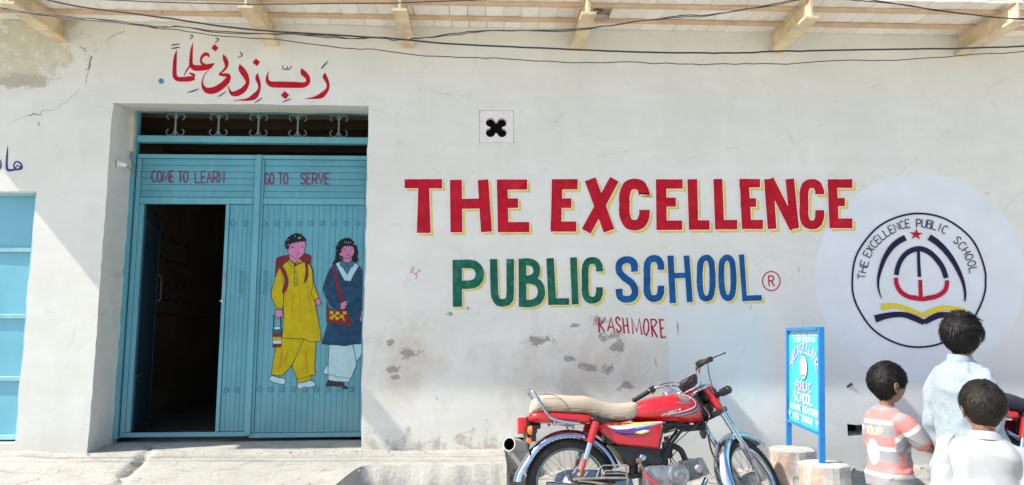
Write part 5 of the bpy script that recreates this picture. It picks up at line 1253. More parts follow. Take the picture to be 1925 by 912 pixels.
# dark covers below the panel, battery box
b = MB(); b.prism([zx(*p) for p in ((690, 678), (985, 700), (990, 795), (930, 800), (850, 790), (800, 800), (770, 790), (735, 740))], -.095, .095)
b.cbox((.33, 0, .58), (.22, .15, .14), .02)
o = bb(b, 'lower_cover', B_BLK); mm = o.modifiers.new('b', 'BEVEL'); mm.width = .008; mm.segments = 2
b = MB(); p = zx(868, 752); b.lathe([(.020, 0), (.020, .006), (.012, .012), (.001, .014)], Matrix.Translation((p[0], -.095, p[1])) @ RY, 16); bb(b, 'cover_bolt', B_CHR)
# shocks
for s_ in (-1, 1):
    A = Vector((.157, s_*.142, .662)); Z_ = Vector((.042, s_*.125, .330)); L = lambda t: A+(Z_-A)*t
    b = MB(); b.tube([L(.03), L(.05), L(.40), L(.41)], [.018, .0245, .0245, .021], 16); o = bb(b, 'shock_absorber', B_RED)
    b = MB(); b.tube([L(.40), L(.70)], .0185, 14); bb(b, 'chrome_sleeve', B_CHR, o)
    b = MB(); b.tube([L(.70), L(.95)], [.013, .0115], 10); bb(b, 'lower_rod', pm('faded_red', (.48, .05, .05), .4), o)
    b = MB(); b.lathe([(.020, -.012), (.024, 0), (.018, .014), (.006, .018)], Matrix.Translation(A+Vector((.004, s_*.0, .004))) @ Matrix.Rotation(R(90*s_*-1), 4, 'X'), 14)
    bb(b, 'upper_mount', B_BLK, o); b = MB()
    b.lathe([(.019, -.012), (.019, .012), (.010, .018)], Matrix.Translation(Z_) @ Matrix.Rotation(R(90), 4, 'X'), 12); bb(b, 'lower_mount', B_BLK, o)
b = MB(); b.lathe([(.020, 0), (.020, .012), (.011, .020), (.008, .032)], Matrix.Translation((.04, -.135, .335)) @ RY, 10); b.lathe([(.016, 0), (.016, .012), (.009, .02)], Matrix.Translation((0, -.10, .28)) @ RY, 6); bb(b, 'axle_nut', B_RUST)
# grab rail
gp = [(.045, -.148, .642), (-.02, -.150, .650), (-.09, -.150, .664), (-.135, -.146, .684), (-.165, -.140, .725), (-.195, -.132, .775), (-.225, -.115, .828), (-.245, -.09, .850), (-.258, 0, .856)]
b = MB(); full = smooth_line(gp+[(x, -y, z) for x, y, z in reversed(gp[:-1])], sub=5); b.tube(full, .0095, 10)
for s_ in (-1, 1): b.tube([(-.105, s_*.150, .662), (-.112, s_*.125, .636)], .011, 8); b.tube([(.01, s_*.149, .645), (.012, s_*.11, .615)], .008, 8)
bb(b, 'grab_rail', B_CHR)
# tail lamp, indicators, plate
b = MB(); b.cbox((-.299, 0, .640), (.058, .105, .096), .010); tl = bb(b, 'tail_lamp', B_TAIL)
b = MB(); b.cbox((-.260, 0, .642), (.022, .112, .104), .008); b.tube([(-.25, 0, .64), (-.18, 0, .64)], .022, 8); bb(b, 'lamp_housing', B_BLK, tl)
b = MB(); b.cbox((-.301, 0, .5985), (.052, .080, .016), .004); bb(b, 'plate_window', pm('clear_pink_lens', (.62, .20, .17), .2), tl)
for s_ in (-1, 1):
    p = Vector((-.250, s_*.150, .605)); b = MB(); Mi = Matrix.Translation(p) @ Matrix.Rotation(R(-90), 4, 'Y')
    b.lathe([(.004, -.034), (.018, -.030), (.026, -.016), (.028, .0)], Mi, 18); b.tube([p, (p.x+.02, s_*.05, .615)], .007, 8); o = bb(b, 'indicator', B_BLK)
    b = MB(); b.lathe([(.0285, .0), (.0275, .014), (.020, .024), (.004, .028)], Mi, 18); bb(b, 'indicator_lens', B_ORG, o)
b = MB(); b.cbox((-.268, 0, .52), (.006, .12, .16), .002, Matrix.Rotation(R(-14), 4, 'Y')); b.tube([(-.25, 0, .62), (-.262, 0, .5)], .010, 6); b.cbox((-.235, -.055, .565), (.04, .02, .05), .004); bb(b, 'plate_bracket', B_BLK)
b = MB(); b.lathe([(.018, 0), (.018, .012), (.012, .018)], Matrix.Translation((-.262, -.075, .545)) @ RY, 12); bb(b, 'reflector', B_ORG)
# chain case, exhaust, footrests
b = MB(); b.prism([(-.09, .30), (-.07, .345), (0, .368), (.30, .362), (.40, .34), (.42, .27), (.36, .215), (0, .205), (-.07, .23)], .085, .115); o = bb(b, 'chain_case', B_BSTEEL); mm = o.modifiers.new('b', 'BEVEL'); mm.width = .008; mm.segments = 2
b = MB(); b.tube([Vector(p[:3]) for p in smooth_line([(.86, -.02, .30), (.80, -.06, .24), (.68, -.10, .19), (.45, -.135, .195), (.30, -.14, .215)])], .014, 10)
b.tube([(.30, -.14, .215), (.25, -.142, .225), (.20, -.144, .235), (-.14, -.148, .268), (-.17, -.148, .271), (-.172, -.148, .271)], [.014, .026, .036, .038, .034, .015], 18); bb(b, 'exhaust', B_CHR)
b = MB(); r5 = .0042
b.tube(smooth_line([(.0, -.185, .312), (.0, -.19, .318), (.15, -.192, .320), (.31, -.19, .318), (.318, -.185, .30)], sub=3), .007, 6)
b.tube([(.318, -.185, .30), (.318, -.182, .385), (.312, -.182, .392), (.175, -.182, .392), (.165, -.182, .384), (.165, -.186, .32)], r5, 6)
b.tube([(.318, -.182, .362), (.19, -.182, .362), (.17, -.184, .345)], r5, 6); b.tube([(.318, -.182, .335), (.285, -.182, .345), (.18, -.182, .345)], r5, 6)
b.tube([(.155, -.186, .385), (.130, -.186, .32)], r5, 6); b.tube([(.318, -.182, .395), (.322, -.15, .25)], .006, 6); b.tube([(.02, -.185, .31), (.22, -.15, .28), (.318, -.16, .27)], .007, 6)
bb(b, 'foot_guard', pm('worn_chrome', (.50, .44, .38), .35, .8, .2, 14))
b = MB(); b.tube([(.46, -.08, .245), (.46, -.25, .25)], .013, 10); b.tube([(.46, .08, .245), (.46, .25, .25)], .013, 10); b.tube([(.20, -.15, .275), (.20, -.24, .285)], .012, 8); bb(b, 'footrest', B_RUB)
b = MB(); b.tube([(.42, .08, .25), (.40, .16, .14), (.38, .262, .046)], .010, 8); b.cbox((.38, .266, .047), (.05, .04, .008), .002); bb(b, 'side_stand', B_BLK)
b = MB(); k0 = zx(830, 772); k1 = zx(852, 830)
b.lathe([(.016, -.01), (.018, 0), (.014, .014)], Matrix.Translation((k0[0], -.15, k0[1])) @ RY, 10); b.tube([(k0[0], -.15, k0[1]), (k1[0], -.168, k1[1]), (.45, -.175, .33)], [.010, .008, .008], 8); ks = bb(b, 'kick_lever', B_RUST)
b = MB(); b.tube(smooth_line([(.425, -.176, .352), (.455, -.18, .31), (.50, -.182, .272), (.55, -.18, .25)]), .0125, 10); bb(b, 'rubber_sleeve', pm('faded_red_rubber', (.50, .06, .09), .6), ks)
# engine
b = MB(); b.cbox((.575, -.02, .285), (.27, .19, .20), .035); b.cbox((.53, -.085, .325), (.14, .075, .125), .025); eng = bb(b, 'engine', B_ALU)
b = MB(); c_ = zx(1078, 858); b.lathe([(.066, -.045), (.066, .010), (.062, .020), (.050, .022), (.048, .016), (.030, .016), (.028, .024), (.016, .026), (.015, .020), (.001, .020)], Matrix.Translation((c_[0], -.118, c_[1])) @ RY, 36)
for i in range(5):
    a = i*1.256+.4; b.lathe([(.006, 0), (.006, .006), (.001, .007)], Matrix.Translation((c_[0]+.056*math.cos(a), -.136, c_[1]+.056*math.sin(a))) @ RY, 8)
bb(b, 'clutch_cover', B_ALU, eng)
b = MB(); ca = R(12)
for i in range(10):
    d_ = .015+i*.0108; s_ = .062 if i < 8 else .055
    b.cbox((.705+math.cos(ca)*d_, -.01, .345+math.sin(ca)*d_), (.0038, .118-.006*(i % 2), 2*s_), .0012, Matrix.Rotation(-ca, 4, 'Y'))
for i in range(6):
    b.cbox((.705+math.cos(ca)*.135, -.055+i*.018, .345+math.sin(ca)*.135), (.040, .004, .105), .001, Matrix.Rotation(-ca-.2, 4, 'Y'))
b.tube([(.70, -.01, .345), (.86, -.01, .378)], .038, 14); b.lathe([(.026, 0), (.026, .03), (.02, .035)], Matrix.Translation((.80, -.055, .362)) @ RY, 12); bb(b, 'cylinder', B_ALU, eng)
b = MB(); b.tube(smooth_line([(.60, -.01, .51), (.655, -.02, .505), (.71, -.02, .475), (.735, -.015, .42), (.745, -.01, .385)]), [.019]*25, 12); b.cbox((.625, -.015, .49), (.055, .06, .075), .012)
b.tube([(.62, -.035, .53), (.62, -.035, .56)], .016, 10); b.cbox((.63, -.03, .445), (.04, .045, .035), .01); bb(b, 'carburettor', B_BLK, eng)
b = MB(); b.prism([zx(*p) for p in ((985, 700), (1040, 700), (1040, 800), (900, 810), (900, 790))], -.05, .05); bb(b, 'engine_mount', B_BLK, eng)
b = MB(); b.lathe([(.034, 0), (.036, .012), (.030, .02)], Matrix.Translation((.845, -.05, .575)) @ Matrix.Rotation(R(80), 4, 'Y'), 18); bb(b, 'horn', B_BLK)
# steering assembly
def sb(): b_ = MB(); b_.M = MST; return b_
for s_ in (-1, 1):
    b = sb(); b.tube([(.045, s_*.087, .072), (.045, s_*.087, .062), (.045, s_*.087, -.10), (.045, s_*.087, -.108)], [.020, .0265, .0255, .022], 16); o = bb(b, 'fork_leg', B_RED)
    b = sb(); b.tube([(.045, s_*.087, -.10), (.045, s_*.087, -.33)], .0195, 14); bb(b, 'fork_tube', B_CHR, o)
    b = sb(); b.tube([(.045, s_*.087, -.325), (.046, s_*.087, -.335), (.048, s_*.085, -.56), (.050, s_*.080, -.59)], [.021, .0245, .0235, .017], 16); b.cbox((.03, s_*.087, -.36), (.03, .02, .03), .004); bb(b, 'fork_slider', B_ALU, o)
    b = sb(); b.cbox((.075, s_*.098, -.105), (.030, .020, .030), .003); bb(b, 'side_reflector', pm('blue_grey_reflector', (.05, .09, .16), .3), o)
    p = Vector((.055, s_*.165, -.01)); b = sb(); Mi = Matrix.Translation(p) @ Matrix.Rotation(R(90), 4, 'Y')
    b.tube([(.055, s_*.105, -.004), (.055, s_*.112, -.004), (.055, s_*.150, -.004), (.056, s_*.155, -.004), (.056, s_*.215, -.004), (.056, s_*.226, -.004)], [.015, .018, .018, .025, .026, .018], 16); o = bb(b, 'indicator', B_BLK)
    b = sb(); b.lathe([(.022, -.0), (.022, .014), (.016, .022), (.003, .026)], Matrix.Translation((.070, s_*.188, -.004)) @ Matrix.Rotation(R(90), 4, 'Y'), 18); bb(b, 'indicator_lens', B_ORG, o)
b = sb(); b.cbox((.03, 0, .078), (.075, .215, .012), .004); b.cbox((.0, 0, .100), (.030, .10, .028), .006); bb(b, 'top_bridge', B_CHR)
b = sb(); b.cbox((.025, 0, -.100), (.08, .215, .030), .008); b.cbox((.02, 0, -.05), (.06, .10, .06), .01); bb(b, 'lower_bridge', B_BLK)
b = sb(); Mi = Matrix.Translation((.135, 0, .005)) @ Matrix.Rotation(R(88), 4, 'Y')
b.lathe([(.004, -.075), (.045, -.065), (.072, -.035), (.082, 0)], Mi, 26); hl = bb(b, 'headlamp', B_BLK)
b = sb(); b.lathe([(.084, -.004), (.086, .010), (.078, .016)], Mi, 26, False); bb(b, 'headlamp_ring', B_CHR, hl)
b = sb(); b.lathe([(.079, .012), (.060, .022), (.030, .028), (.001, .030)], Mi, 26); bb(b, 'headlamp_glass', pm('lamp_glass', (.55, .60, .62), .08, .3), hl)
b = sb(); b.cbox((.045, .01, .145), (.085, .125, .055), .012, Matrix.Rotation(R(-22), 4, 'Y')); sp_ = bb(b, 'speedometer', B_BLK)
b = sb(); b.lathe([(.036, 0), (.036, .003), (.001, .0035)], Matrix.Translation((.033, .01, .174)) @ Matrix.Rotation(R(-22), 4, 'Y'), 22); bb(b, 'dial_glass', pm('dial', (.05, .05, .055), .08), sp_)
hb = [(-.012, 0, .106), (-.012, .055, .106), (-.007, .088, .120), (-.010, .116, .160), (-.028, .146, .206), (-.055, .190, .226), (-.10, .262, .228), (-.145, .335, .226)]
fullb = [(a, -y, c) for a, y, c in reversed(hb[1:])]+hb
b = sb(); b.tube(smooth_line(fullb, sub=5), .0110, 12); b.tube([(-.020, -.136, .190), (-.020, .136, .190)], .0042, 8); bar = bb(b, 'handlebar', B_CHR)
for s_ in (-1, 1):
    g0 = Vector((-.080, s_*.228, .2275)); g1 = Vector((-.148, s_*.340, .226)); b = sb(); L_ = [g0+(g1-g0)*i/12 for i in range(13)]
    b.tube(L_, [.0155+(.0012 if i % 2 else 0) for i in range(12)]+[.0175], 14); bb(b, 'grip', B_RUB, bar)
    b = sb(); b.cbox(g0+Vector((.012, -s_*.018, 0)), (.045, .038, .042), .008, Matrix.Rotation(-s_*R(32)*-1, 4, 'Z')); b.cbox(g0+Vector((.035, -s_*.012, .006)), (.03, .03, .018), .005)
    bb(b, 'switch_housing', B_BLK, bar)
    b = sb(); b.tube([g0+Vector((.045, -s_*.005, .004)), g0+Vector((.066, s_*.030, -.006)), g0+Vector((.058, s_*.085, -.012)), g0+Vector((.040, s_*.150, -.016)), g0+Vector((.038, s_*.158, -.016))], [.0085, .0075, .0055, .0050, .0085], 8, flat=(1, .7)); bb(b, 'lever', B_BLK, bar)
b = sb(); b.lathe([(.008, 0), (.009, .008), (.004, .011)], Matrix.Translation((-.085, .212, .208)) @ Matrix.Rotation(R(150), 4, 'Y'), 10); bb(b, 'horn_button', pm('yellow_button', (.75, .50, .03), .4), bar)
b = MB(); S3 = lambda p: MST @ Vector(p)
def cab(pts, r_=.0030): b.tube([Vector(p) for p in smooth_line([tuple(p) for p in pts], sub=6)], r_, 6)
cab([S3((-.03, -.215, .230)), S3((.055, -.185, .20)), S3((.085, -.13, .13)), S3((.07, -.10, .0)), S3((.06, -.10, -.2)), S3((.02, -.10, -.40)), S3((-.03, -.075, -.56))])
cab([S3((-.03, .215, .230)), S3((.06, .17, .21)), S3((.09, .08, .14)), (.86, .02, .70), (.78, -.03, .60), (.66, -.05, .50), (.62, -.06, .36)])
cab([S3((-.04, -.20, .222)), S3((-.01, -.12, .16)), S3((.05, -.04, .06)), (.85, -.02, .66), (.72, -.03, .585), (.63, -.03, .56)])
cab([S3((-.04, .20, .222)), S3((-.02, .10, .19)), S3((.04, .02, .08)), (.84, -.04, .64), (.87, -.075, .60), (.90, -.06, .45), (.98, -.06, .32), (1.05, -.05, .24)], .0035)
cab([(.86, -.04, .66), (.88, -.09, .60), (.88, -.10, .50), (.92, -.09, .38), (1.00, -.07, .28), (1.06, -.06, .24)], .0034)
cab([(.84, -.06, .68), (.82, -.085, .64), (.78, -.07, .60), (.74, -.05, .62), (.68, -.06, .60), (.60, -.06, .58)], .004)
cab([(.86, -.05, .75), (.84, -.08, .70), (.86, -.07, .64), (.83, -.05, .60)], .005); cab([(.88, -.04, .74), (.90, -.075, .68), (.86, -.08, .62)], .004); cab([(.64, -.04, .54), (.67, -.07, .48), (.64, -.06, .43), (.68, -.07, .38)], .003); cab([(.62, -.05, .44), (.63, -.09, .40), (.66, -.09, .37)], .0035)
bb(b, 'cables', B_BLK)
# second motorcycle at the right edge: a copy with a dark seat
bike2 = copy_tree(bike)
dx = at_y(1911, 810, -.64).x-at_y(1113, 805, -.64).x
bike2.location = bike.location+Vector((dx, .0, .0)); bike2['label'] = 'red motorcycle with a dark grey seat at the right edge behind the boys'
for ch in COL.objects:
    if ch.parent == bike2 and ch.name.startswith('seat'): ch.data = ch.data.copy(); ch.data.materials[0] = B_SEATD
# ------------------------------------------------------------------ the three boys
def ball(b, c, r_, seg=12):
    r3 = r_ if isinstance(r_, (tuple, list)) else (r_, r_, r_)
    vs = []; fs = []; n_ = seg; m_ = seg//2
    for i in range(1, m_):
        t = math.pi*i/m_
        for j in range(n_):
            a = 2*math.pi*j/n_; vs.append(Vector(c)+Vector((r3[0]*math.sin(t)*math.cos(a), r3[1]*math.sin(t)*math.sin(a), r3[2]*math.cos(t))))
    vs += [Vector(c)+Vector((0, 0, r3[2])), Vector(c)-Vector((0, 0, r3[2]))]; T = len(vs)-2
    for i in range(m_-2):
        for j in range(n_): fs.append((i*n_+j, (i+1)*n_+j, (i+1)*n_+(j+1) % n_, i*n_+(j+1) % n_))
    for j in range(n_): fs.append((T, j, (j+1) % n_)); fs.append((T+1, (m_-2)*n_+(j+1) % n_, (m_-2)*n_+j))
    return b.add(vs, fs, True)
def limb(b, pts, seg=12):                                 # pts (x,y,z,r), rounded tube
    P = smooth_line(pts, sub=4); b.tube([p[:3] for p in P], [p[3] for p in P], seg); ball(b, P[0][:3], P[0][3]); ball(b, P[-1][:3], P[-1][3])
def loft_z(b, rings, seg=28, ex=2.3):                     # (z, cx, cy, hw, hd)
    vs = []; fs = []
    R_ = smooth_line(rings, sub=4)
    for z, cx, cy, hw, hd in R_:
        for j in range(seg):
            a = 2*math.pi*j/seg; ca, sa = math.cos(a), math.sin(a)
            vs.append((cx+hw*math.copysign(abs(ca)**(2/ex), ca), cy+hd*math.copysign(abs(sa)**(2/ex), sa), z))
    n_ = len(R_)
    for i in range(n_-1):
        for j in range(seg): fs.append((i*seg+j, i*seg+(j+1) % seg, (i+1)*seg+(j+1) % seg, (i+1)*seg+j))
    fs += [tuple(reversed(range(seg))), tuple(range((n_-1)*seg, n_*seg))]
    return b.add(vs, fs, True)
def fuse(b, name, mat, parent, voxel, sm_it=6, disp=None, attr=None):
    bm = bmesh.new(); vv = [bm.verts.new(p) for p in b.v]
    for f in b.f:
        try: bm.faces.new([vv[i] for i in f])
        except ValueError: pass
    # each closed shell is oriented by itself
    bmesh.ops.recalc_face_normals(bm, faces=bm.faces)
    me = bpy.data.meshes.new('t'); bm.to_mesh(me); bm.free(); o = bpy.data.objects.new('t', me); COL.objects.link(o)
    m1 = o.modifiers.new('r', 'REMESH'); m1.mode = 'VOXEL'; m1.voxel_size = voxel; m1.use_smooth_shade = True
    if sm_it: m2 = o.modifiers.new('s', 'SMOOTH'); m2.factor = .5; m2.iterations = sm_it
    dg = bpy.context.evaluated_depsgraph_get(); dg.update(); me2 = bpy.data.meshes.new_from_object(o.evaluated_get(dg)); bpy.data.objects.remove(o)
    me2.name = name; me2.materials.clear(); me2.materials.append(mat)
    if disp:
        nr = [v.normal.copy() for v in me2.vertices]
        for v, n_ in zip(me2.vertices, nr): v.co = v.co+disp(v.co, n_)
    if attr:
        at = me2.attributes.new('band', 'FLOAT', 'POINT')
        at.data.foreach_set('value', [attr(v.co) for v in me2.vertices])
    me2.polygons.foreach_set('use_smooth', [True]*len(me2.polygons))
    o = bpy.data.objects.new(name, me2); COL.objects.link(o); o.parent = parent
    return o
def head_point(d, hh):                                    # direction -> point of the head surface (centre of cranium at 0)
    x, y, z = d; s = hh/.21
    px, py, pz = x*.069, y*.089, z*.105
    if pz < 0:
        t = min(1, -pz/.105)
        if py < 0: py *= 1-.50*t**1.2
        px *= 1-.30*t**1.6
        if py > 0: py *= 1+.02*t
    if py > 0 and pz > .0: py *= 1-.10*(pz/.105)**2
    if py < 0 and pz > 0: k_ = 1+.07*math.exp(-((pz-.055)/.035)**2)*min(1, -py/.04); py *= k_; pz *= 1+.02*min(1, -py/.05)
    px *= 1-.05*max(0, pz/.105)**2
    g = lambda cx, cz, sx, sz: math.exp(-((px-cx)/sx)**2-((pz-cz)/sz)**2)
    if py > .03:
        py += .017*g(0, -.022, .010, .016)+.006*g(0, 0, .008, .02)-.007*g(.030, .004, .014, .010)-.007*g(-.030, .004, .014, .010)
        py += .005*g(0, -.055, .020, .006)+.004*g(0, -.066, .017, .005)-.003*g(0, -.060, .022, .0025)+.006*g(0, -.088, .018, .012)+.004*(g(.040, -.03, .02, .02)+g(-.040, -.03, .02, .02))
    return Vector((px, py, pz))*s
def sculpt_head(b, hh, M):
    bm = bmesh.new(); bmesh.ops.create_icosphere(bm, subdivisions=5, radius=1); s = hh/.21
    bm.verts.index_update(); b.add([M @ head_point(v.co.normalized(), hh) for v in bm.verts], [tuple(v.index for v in f.verts) for f in bm.faces], True); bm.free()
    for s_ in (-1, 1):                                    # ears
        E_ = lambda x, y, z: M @ (Vector((s_*x, y, z))*s)
        rim = [E_(.072, .008, -.030), E_(.080, .004, -.012), E_(.085, -.004, .004), E_(.088, -.016, .010), E_(.088, -.025, .000), E_(.084, -.022, -.018), E_(.078, -.012, -.034), E_(.073, -.002, -.040)]
        b.tube([Vector(p) for p in smooth_line([tuple(p) for p in rim], sub=3)], .0042*s, 8)
        ball(b, E_(.073, -.003, -.036), .006*s, 8)
        c = [E_(.074, -.008, -.012)]; ball(b, c[0], (.0065*s, .013*s, .022*s), 10)
        b.tube([E_(.070, .0, -.012), E_(.083, -.020, -.006)], [.012*s, .008*s], 8)
def hand(b, W, d, side, s, grip=.3):                      # wrist point, arm direction, thumb side
    d = Vector(d).normalized(); out = Vector((side, 0, 0)); out = (out-d*out.dot(d)).normalized(); fw = d.cross(out).normalized()
    if fw.y < 0: fw = -fw                                 # thumb points forward
    W = Vector(W)
    for k_ in range(4):                                   # palm
        p = W+d*(.012+.012*k_)*s; 
        for q_ in (-1, 0, 1): ball(b, p+fw*q_*.013*s, (.012*s, .015*s, .012*s), 8)
    for k_, (o_, L) in enumerate(((.024, .052), (.009, .060), (-.006, .056), (-.021, .044))):
        base = W+d*.052*s+fw*o_*s; r_ = .0072*s; pts = [base-d*.012*s]; cur = base; dd = d.copy()
        for q_, fr_ in enumerate((.45, .32, .23)):
            pts.append(cur.copy()); dd = (dd-out*grip*(.35+.25*q_)).normalized(); cur = cur+dd*L*fr_*s
        pts.append(cur); b.tube(pts, [r_*1.05, r_*1.1, r_, r_*.92, r_*.75], 8); ball(b, pts[-1], r_*.78, 8)
    t0 = W+d*.012*s+fw*.022*s; t1 = t0+(d*.55+fw*.75-out*.25).normalized()*.026*s; t2 = t1+(d*.85+fw*.35-out*.25).normalized()*.022*s
    b.tube([t0, t1, t2], [.0115*s, .0088*s, .0070*s], 8); ball(b, t2, .0072*s, 8)
SKIN = N('boy_skin')
def _skin():
    c = SKIN.coord('Object'); n_ = SKIN.noise(c, 14, 4); SKIN.b.inputs['Subsurface Weight'].default_value = .12; SKIN.b.inputs['Subsurface Radius'].default_value = (.012, .005, .003)
    return SKIN.set(SKIN.mix(SKIN.rng(n_, .3, .7), (.235, .125, .078), (.30, .165, .105)), .5, 0, SKIN.bump(SKIN.noise(c, 160, 3), .08, .001))
M_SKIN = _skin()
M_HAIR = pm('boy_hair', (.007, .006, .0055), .6, 0, .45, 60, spec=.3)
M_HAIRB = pm('boy_hair_brown', (.020, .0155, .0125), .6, 0, .45, 60, spec=.3)
M_EYE = pm('eye_white', (.7, .68, .65), .2)
def hair(parent, hh, M, mat, seed, vol=.016, wild=.3, length=.030, fade=0., n=7500, part=.0, low=-.074):
    r2 = random.Random(seed); s = hh/.21
    def limit(d):                                         # lowest cranium z that carries hair, by azimuth
        a = abs(math.atan2(d.x, d.y))                     # 0 front, pi back
        if a < .75: return .052
        if a < 1.25: return lerp(.052, -.012, (a-.75)/.5)
        if a < 1.55: return -.012
        if a < 1.9: return lerp(.012, low*.7, (a-1.55)/.35)
        return lerp(low*.7, low, min(1, (a-1.9)/.6))
    def base(d): return head_point(d, hh)
    def cover(d):
        p = base(d); return sstep(-.006, .012, p.z/s-limit(d)+.006*noise.noise(d*9+Vector((seed, 0, 0))))
    def thick(d):
        top = sstep(-.35, .55, d.z); 
        return (lerp(.004 if fade else .007, vol, top)+.0035*noise.noise(d*4+Vector((seed, 3, 0)))*top)*s
    bm = bmesh.new(); bmesh.ops.create_icosphere(bm, subdivisions=5, radius=1); keep = {}
    b = MB(); vs = []; 
    for v in bm.verts:
        d = v.co.normalized(); c = cover(d)
        vs.append((d, c))
    bm.verts.index_update(); b.add([M @ (base(d)+d*((thick(d)*.9+.0025*s*noise.noise(Vector((d.x*22, d.y*22, d.z*8))))*c-.003*s*(1-c))) for d, c in vs], [tuple(v.index for v in f.verts) for f in bm.faces if any(vs[v.index][1] > .02 for v in f.verts)], True); bm.free()
    o = b.build('hair', mat, parent, local=True)
    q = MB(); V_ = []; F_ = []
    crown = Vector((.15, -.55, .82)).normalized(); made = 0
    while made < n:
        d = Vector((r2.gauss(0, 1), r2.gauss(0, 1), r2.gauss(0, 1))).normalized(); c = cover(d)
        if c < .5: continue
        made += 1
        root_ = base(d)+d*thick(d)*.9; away = d-crown*d.dot(crown)
        away = away.normalized() if away.length > .05 else Vector((1, 0, 0))
        flow = (away+Vector((0, 0, -.35))+crown.cross(d)*.35)
        clump = Vector((noise.noise(d*5+Vector((seed, 0, 0))), noise.noise(d*5+Vector((0, seed, 0))), noise.noise(d*5+Vector((0, 0, seed)))))
        flow = flow+clump*wild*2.2+Vector((r2.gauss(0, 1), r2.gauss(0, 1), r2.gauss(0, 1)))*wild*.35
        flow = (flow-d*flow.dot(d)).normalized()
        top = sstep(-.5, .4, d.z); L = length*lerp(.35 if fade else .6, 1, top)*r2.uniform(.7, 1.15)*s; lift = r2.uniform(.08, .30)+wild*1.9*top*max(0, clump.z+.15)
        side = flow.cross(d).normalized()*(.0017*s); p0_ = root_; p1_ = p0_+flow*L*.5+d*L*lift*.6; p2_ = p1_+flow*L*.45+d*L*(lift*.3-.10)+Vector((0, 0, -.08*L)); p3_ = p2_+flow*L*.2-d*L*.12
        k_ = len(V_); V_ += [p0_-side, p0_+side, p1_-side*.9, p1_+side*.9, p2_-side*.6, p2_+side*.6, p3_]; F_ += [(k_, k_+1, k_+3, k_+2), (k_+2, k_+3, k_+5, k_+4), (k_+4, k_+5, k_+6)]
    q.add([M @ p for p in V_], F_, True); tag(q.build('hair_strands', mat, parent, local=True, recalc=False), kind='stuff')
def wrinkles(amt, seed, boost=None):
    def f(co, n_):
        a = noise.noise(Vector((co.x*7+seed, co.y*7, co.z*3.2)))*.9; r_ = 1-abs(noise.noise(Vector((co.x*5, co.y*5+seed, co.z*6.5))))*3.2
        r2_ = 1-abs(noise.noise(Vector((co.x*11+co.z*5, co.y*11, co.z*9+seed))))*4
        k_ = amt*(a+.7*max(0, r_)+.45*max(0, r2_))
        if boost: k_ *= boost(co)
        return n_*k_
    return f
def boy(name_label, crown_px, Y, hh, body_yaw, head_yaw, hair_kw, top, hmat=M_HAIR, arms=None, tilt=0, sc_w=1.):
    cr = at_y(*crown_px, Y); gz_ = gh(cr.x, Y) if Y > -3 else -.05; h = cr.z-gz_; s = (h-hh)/1.09
    E = empty('person', (cr.x, cr.y, gz_), Matrix.Rotation(-R(body_yaw), 3, 'Z'), label=name_label, cat='person', group=None)
    zh = h-.105*hh/.21                                     # cranium centre
    M = Matrix.Translation((0, .020, zh)) @ Matrix.Rotation(-R(head_yaw-body_yaw), 4, 'Z') @ Matrix.Rotation(R(tilt), 4, 'X')
    ar = arms or [[(.140, 0, 1.020), (.178, -.02, .80), (.185, .03, .60)], [(.140, 0, 1.020), (.178, -.02, .80), (.185, .03, .60)]]
    A = [[Vector((sd*x*sc_w*s, y*s, z*s)) for x, y, z in ar[i]] for i, sd in enumerate((-1, 1))]
    b = MB(); sculpt_head(b, hh, M)
    limb(b, [(0, -.005*s, 1.02*s, .044*s), (0, .004, 1.06*s, .040*s), (0, .012, zh-.055, .040)])
    loft_z(b, [(.60*s, 0, 0, .09*s, .075*s), (.68*s, 0, 0, .112*s, .085*s), (.78*s, 0, 0, .092*s, .066*s), (.92*s, 0, 0, .102*s, .068*s), (1.0*s, 0, -.004, .100*s, .060*s), (1.035*s, 0, -.004, .078*s, .046*s), (1.065*s, 0, -.002, .045*s, .042*s)])
    for i, sd in enumerate((-1, 1)):
        S_0, El, Wr = A[i]
        limb(b, [(*(S_0+Vector((-.025*s*(1 if S_0.x > 0 else -1), 0, -.022*s))), .034*s), (*(S_0.lerp(El, .5)), .032*s), (*El, .029*s), (*(El.lerp(Wr, .4)), .027*s), (*Wr, .019*s)])
        hand(b, Wr, Wr-El, sd, s*.95)
        limb(b, [(sd*.062*s, 0, .64*s, .070*s), (sd*.066*s, .004, .50*s, .060*s), (sd*.068*s, .008, .34*s, .043*s), (sd*.070*s, -.006, .24*s, .042*s), (sd*.070*s, -.008, .07*s, .027*s)])
        loft = [(sd*.070*s, -.03*s, .026*s, .024*s), (sd*.073*s, .03*s, .028*s, .027*s), (sd*.078*s, .085*s, .022*s, .024*s), (sd*.080*s, .125*s, .016*s, .016*s)]; limb(b, loft)
    body = fuse(b, 'body', M_SKIN, E, .0042, 3)
    eb = MB()
    for sd in (-1, 1): ball(eb, M @ (Vector((sd*.029, .0775, .003))*hh/.21), .0105*hh/.21, 10)
    eb.build('eyes', M_EYE, E, local=True)
    hair(E, hh, M, hmat, **hair_kw)
    top(E, s, A, M, zh, h)
    # sandals
    for sd in (-1, 1):
        f_ = MB(); f_.cbox((sd*.076*s, .045*s, .006), (.074*s, .21*s, .012), .004); f_.tube([(sd*.076*s-.036*s, .05*s, .012), (sd*.076*s, .06*s, .060*s), (sd*.076*s+.036*s, .05*s, .012)], .010*s, 6); f_.build('sandal', B_BLK, E, local=True)
    return E
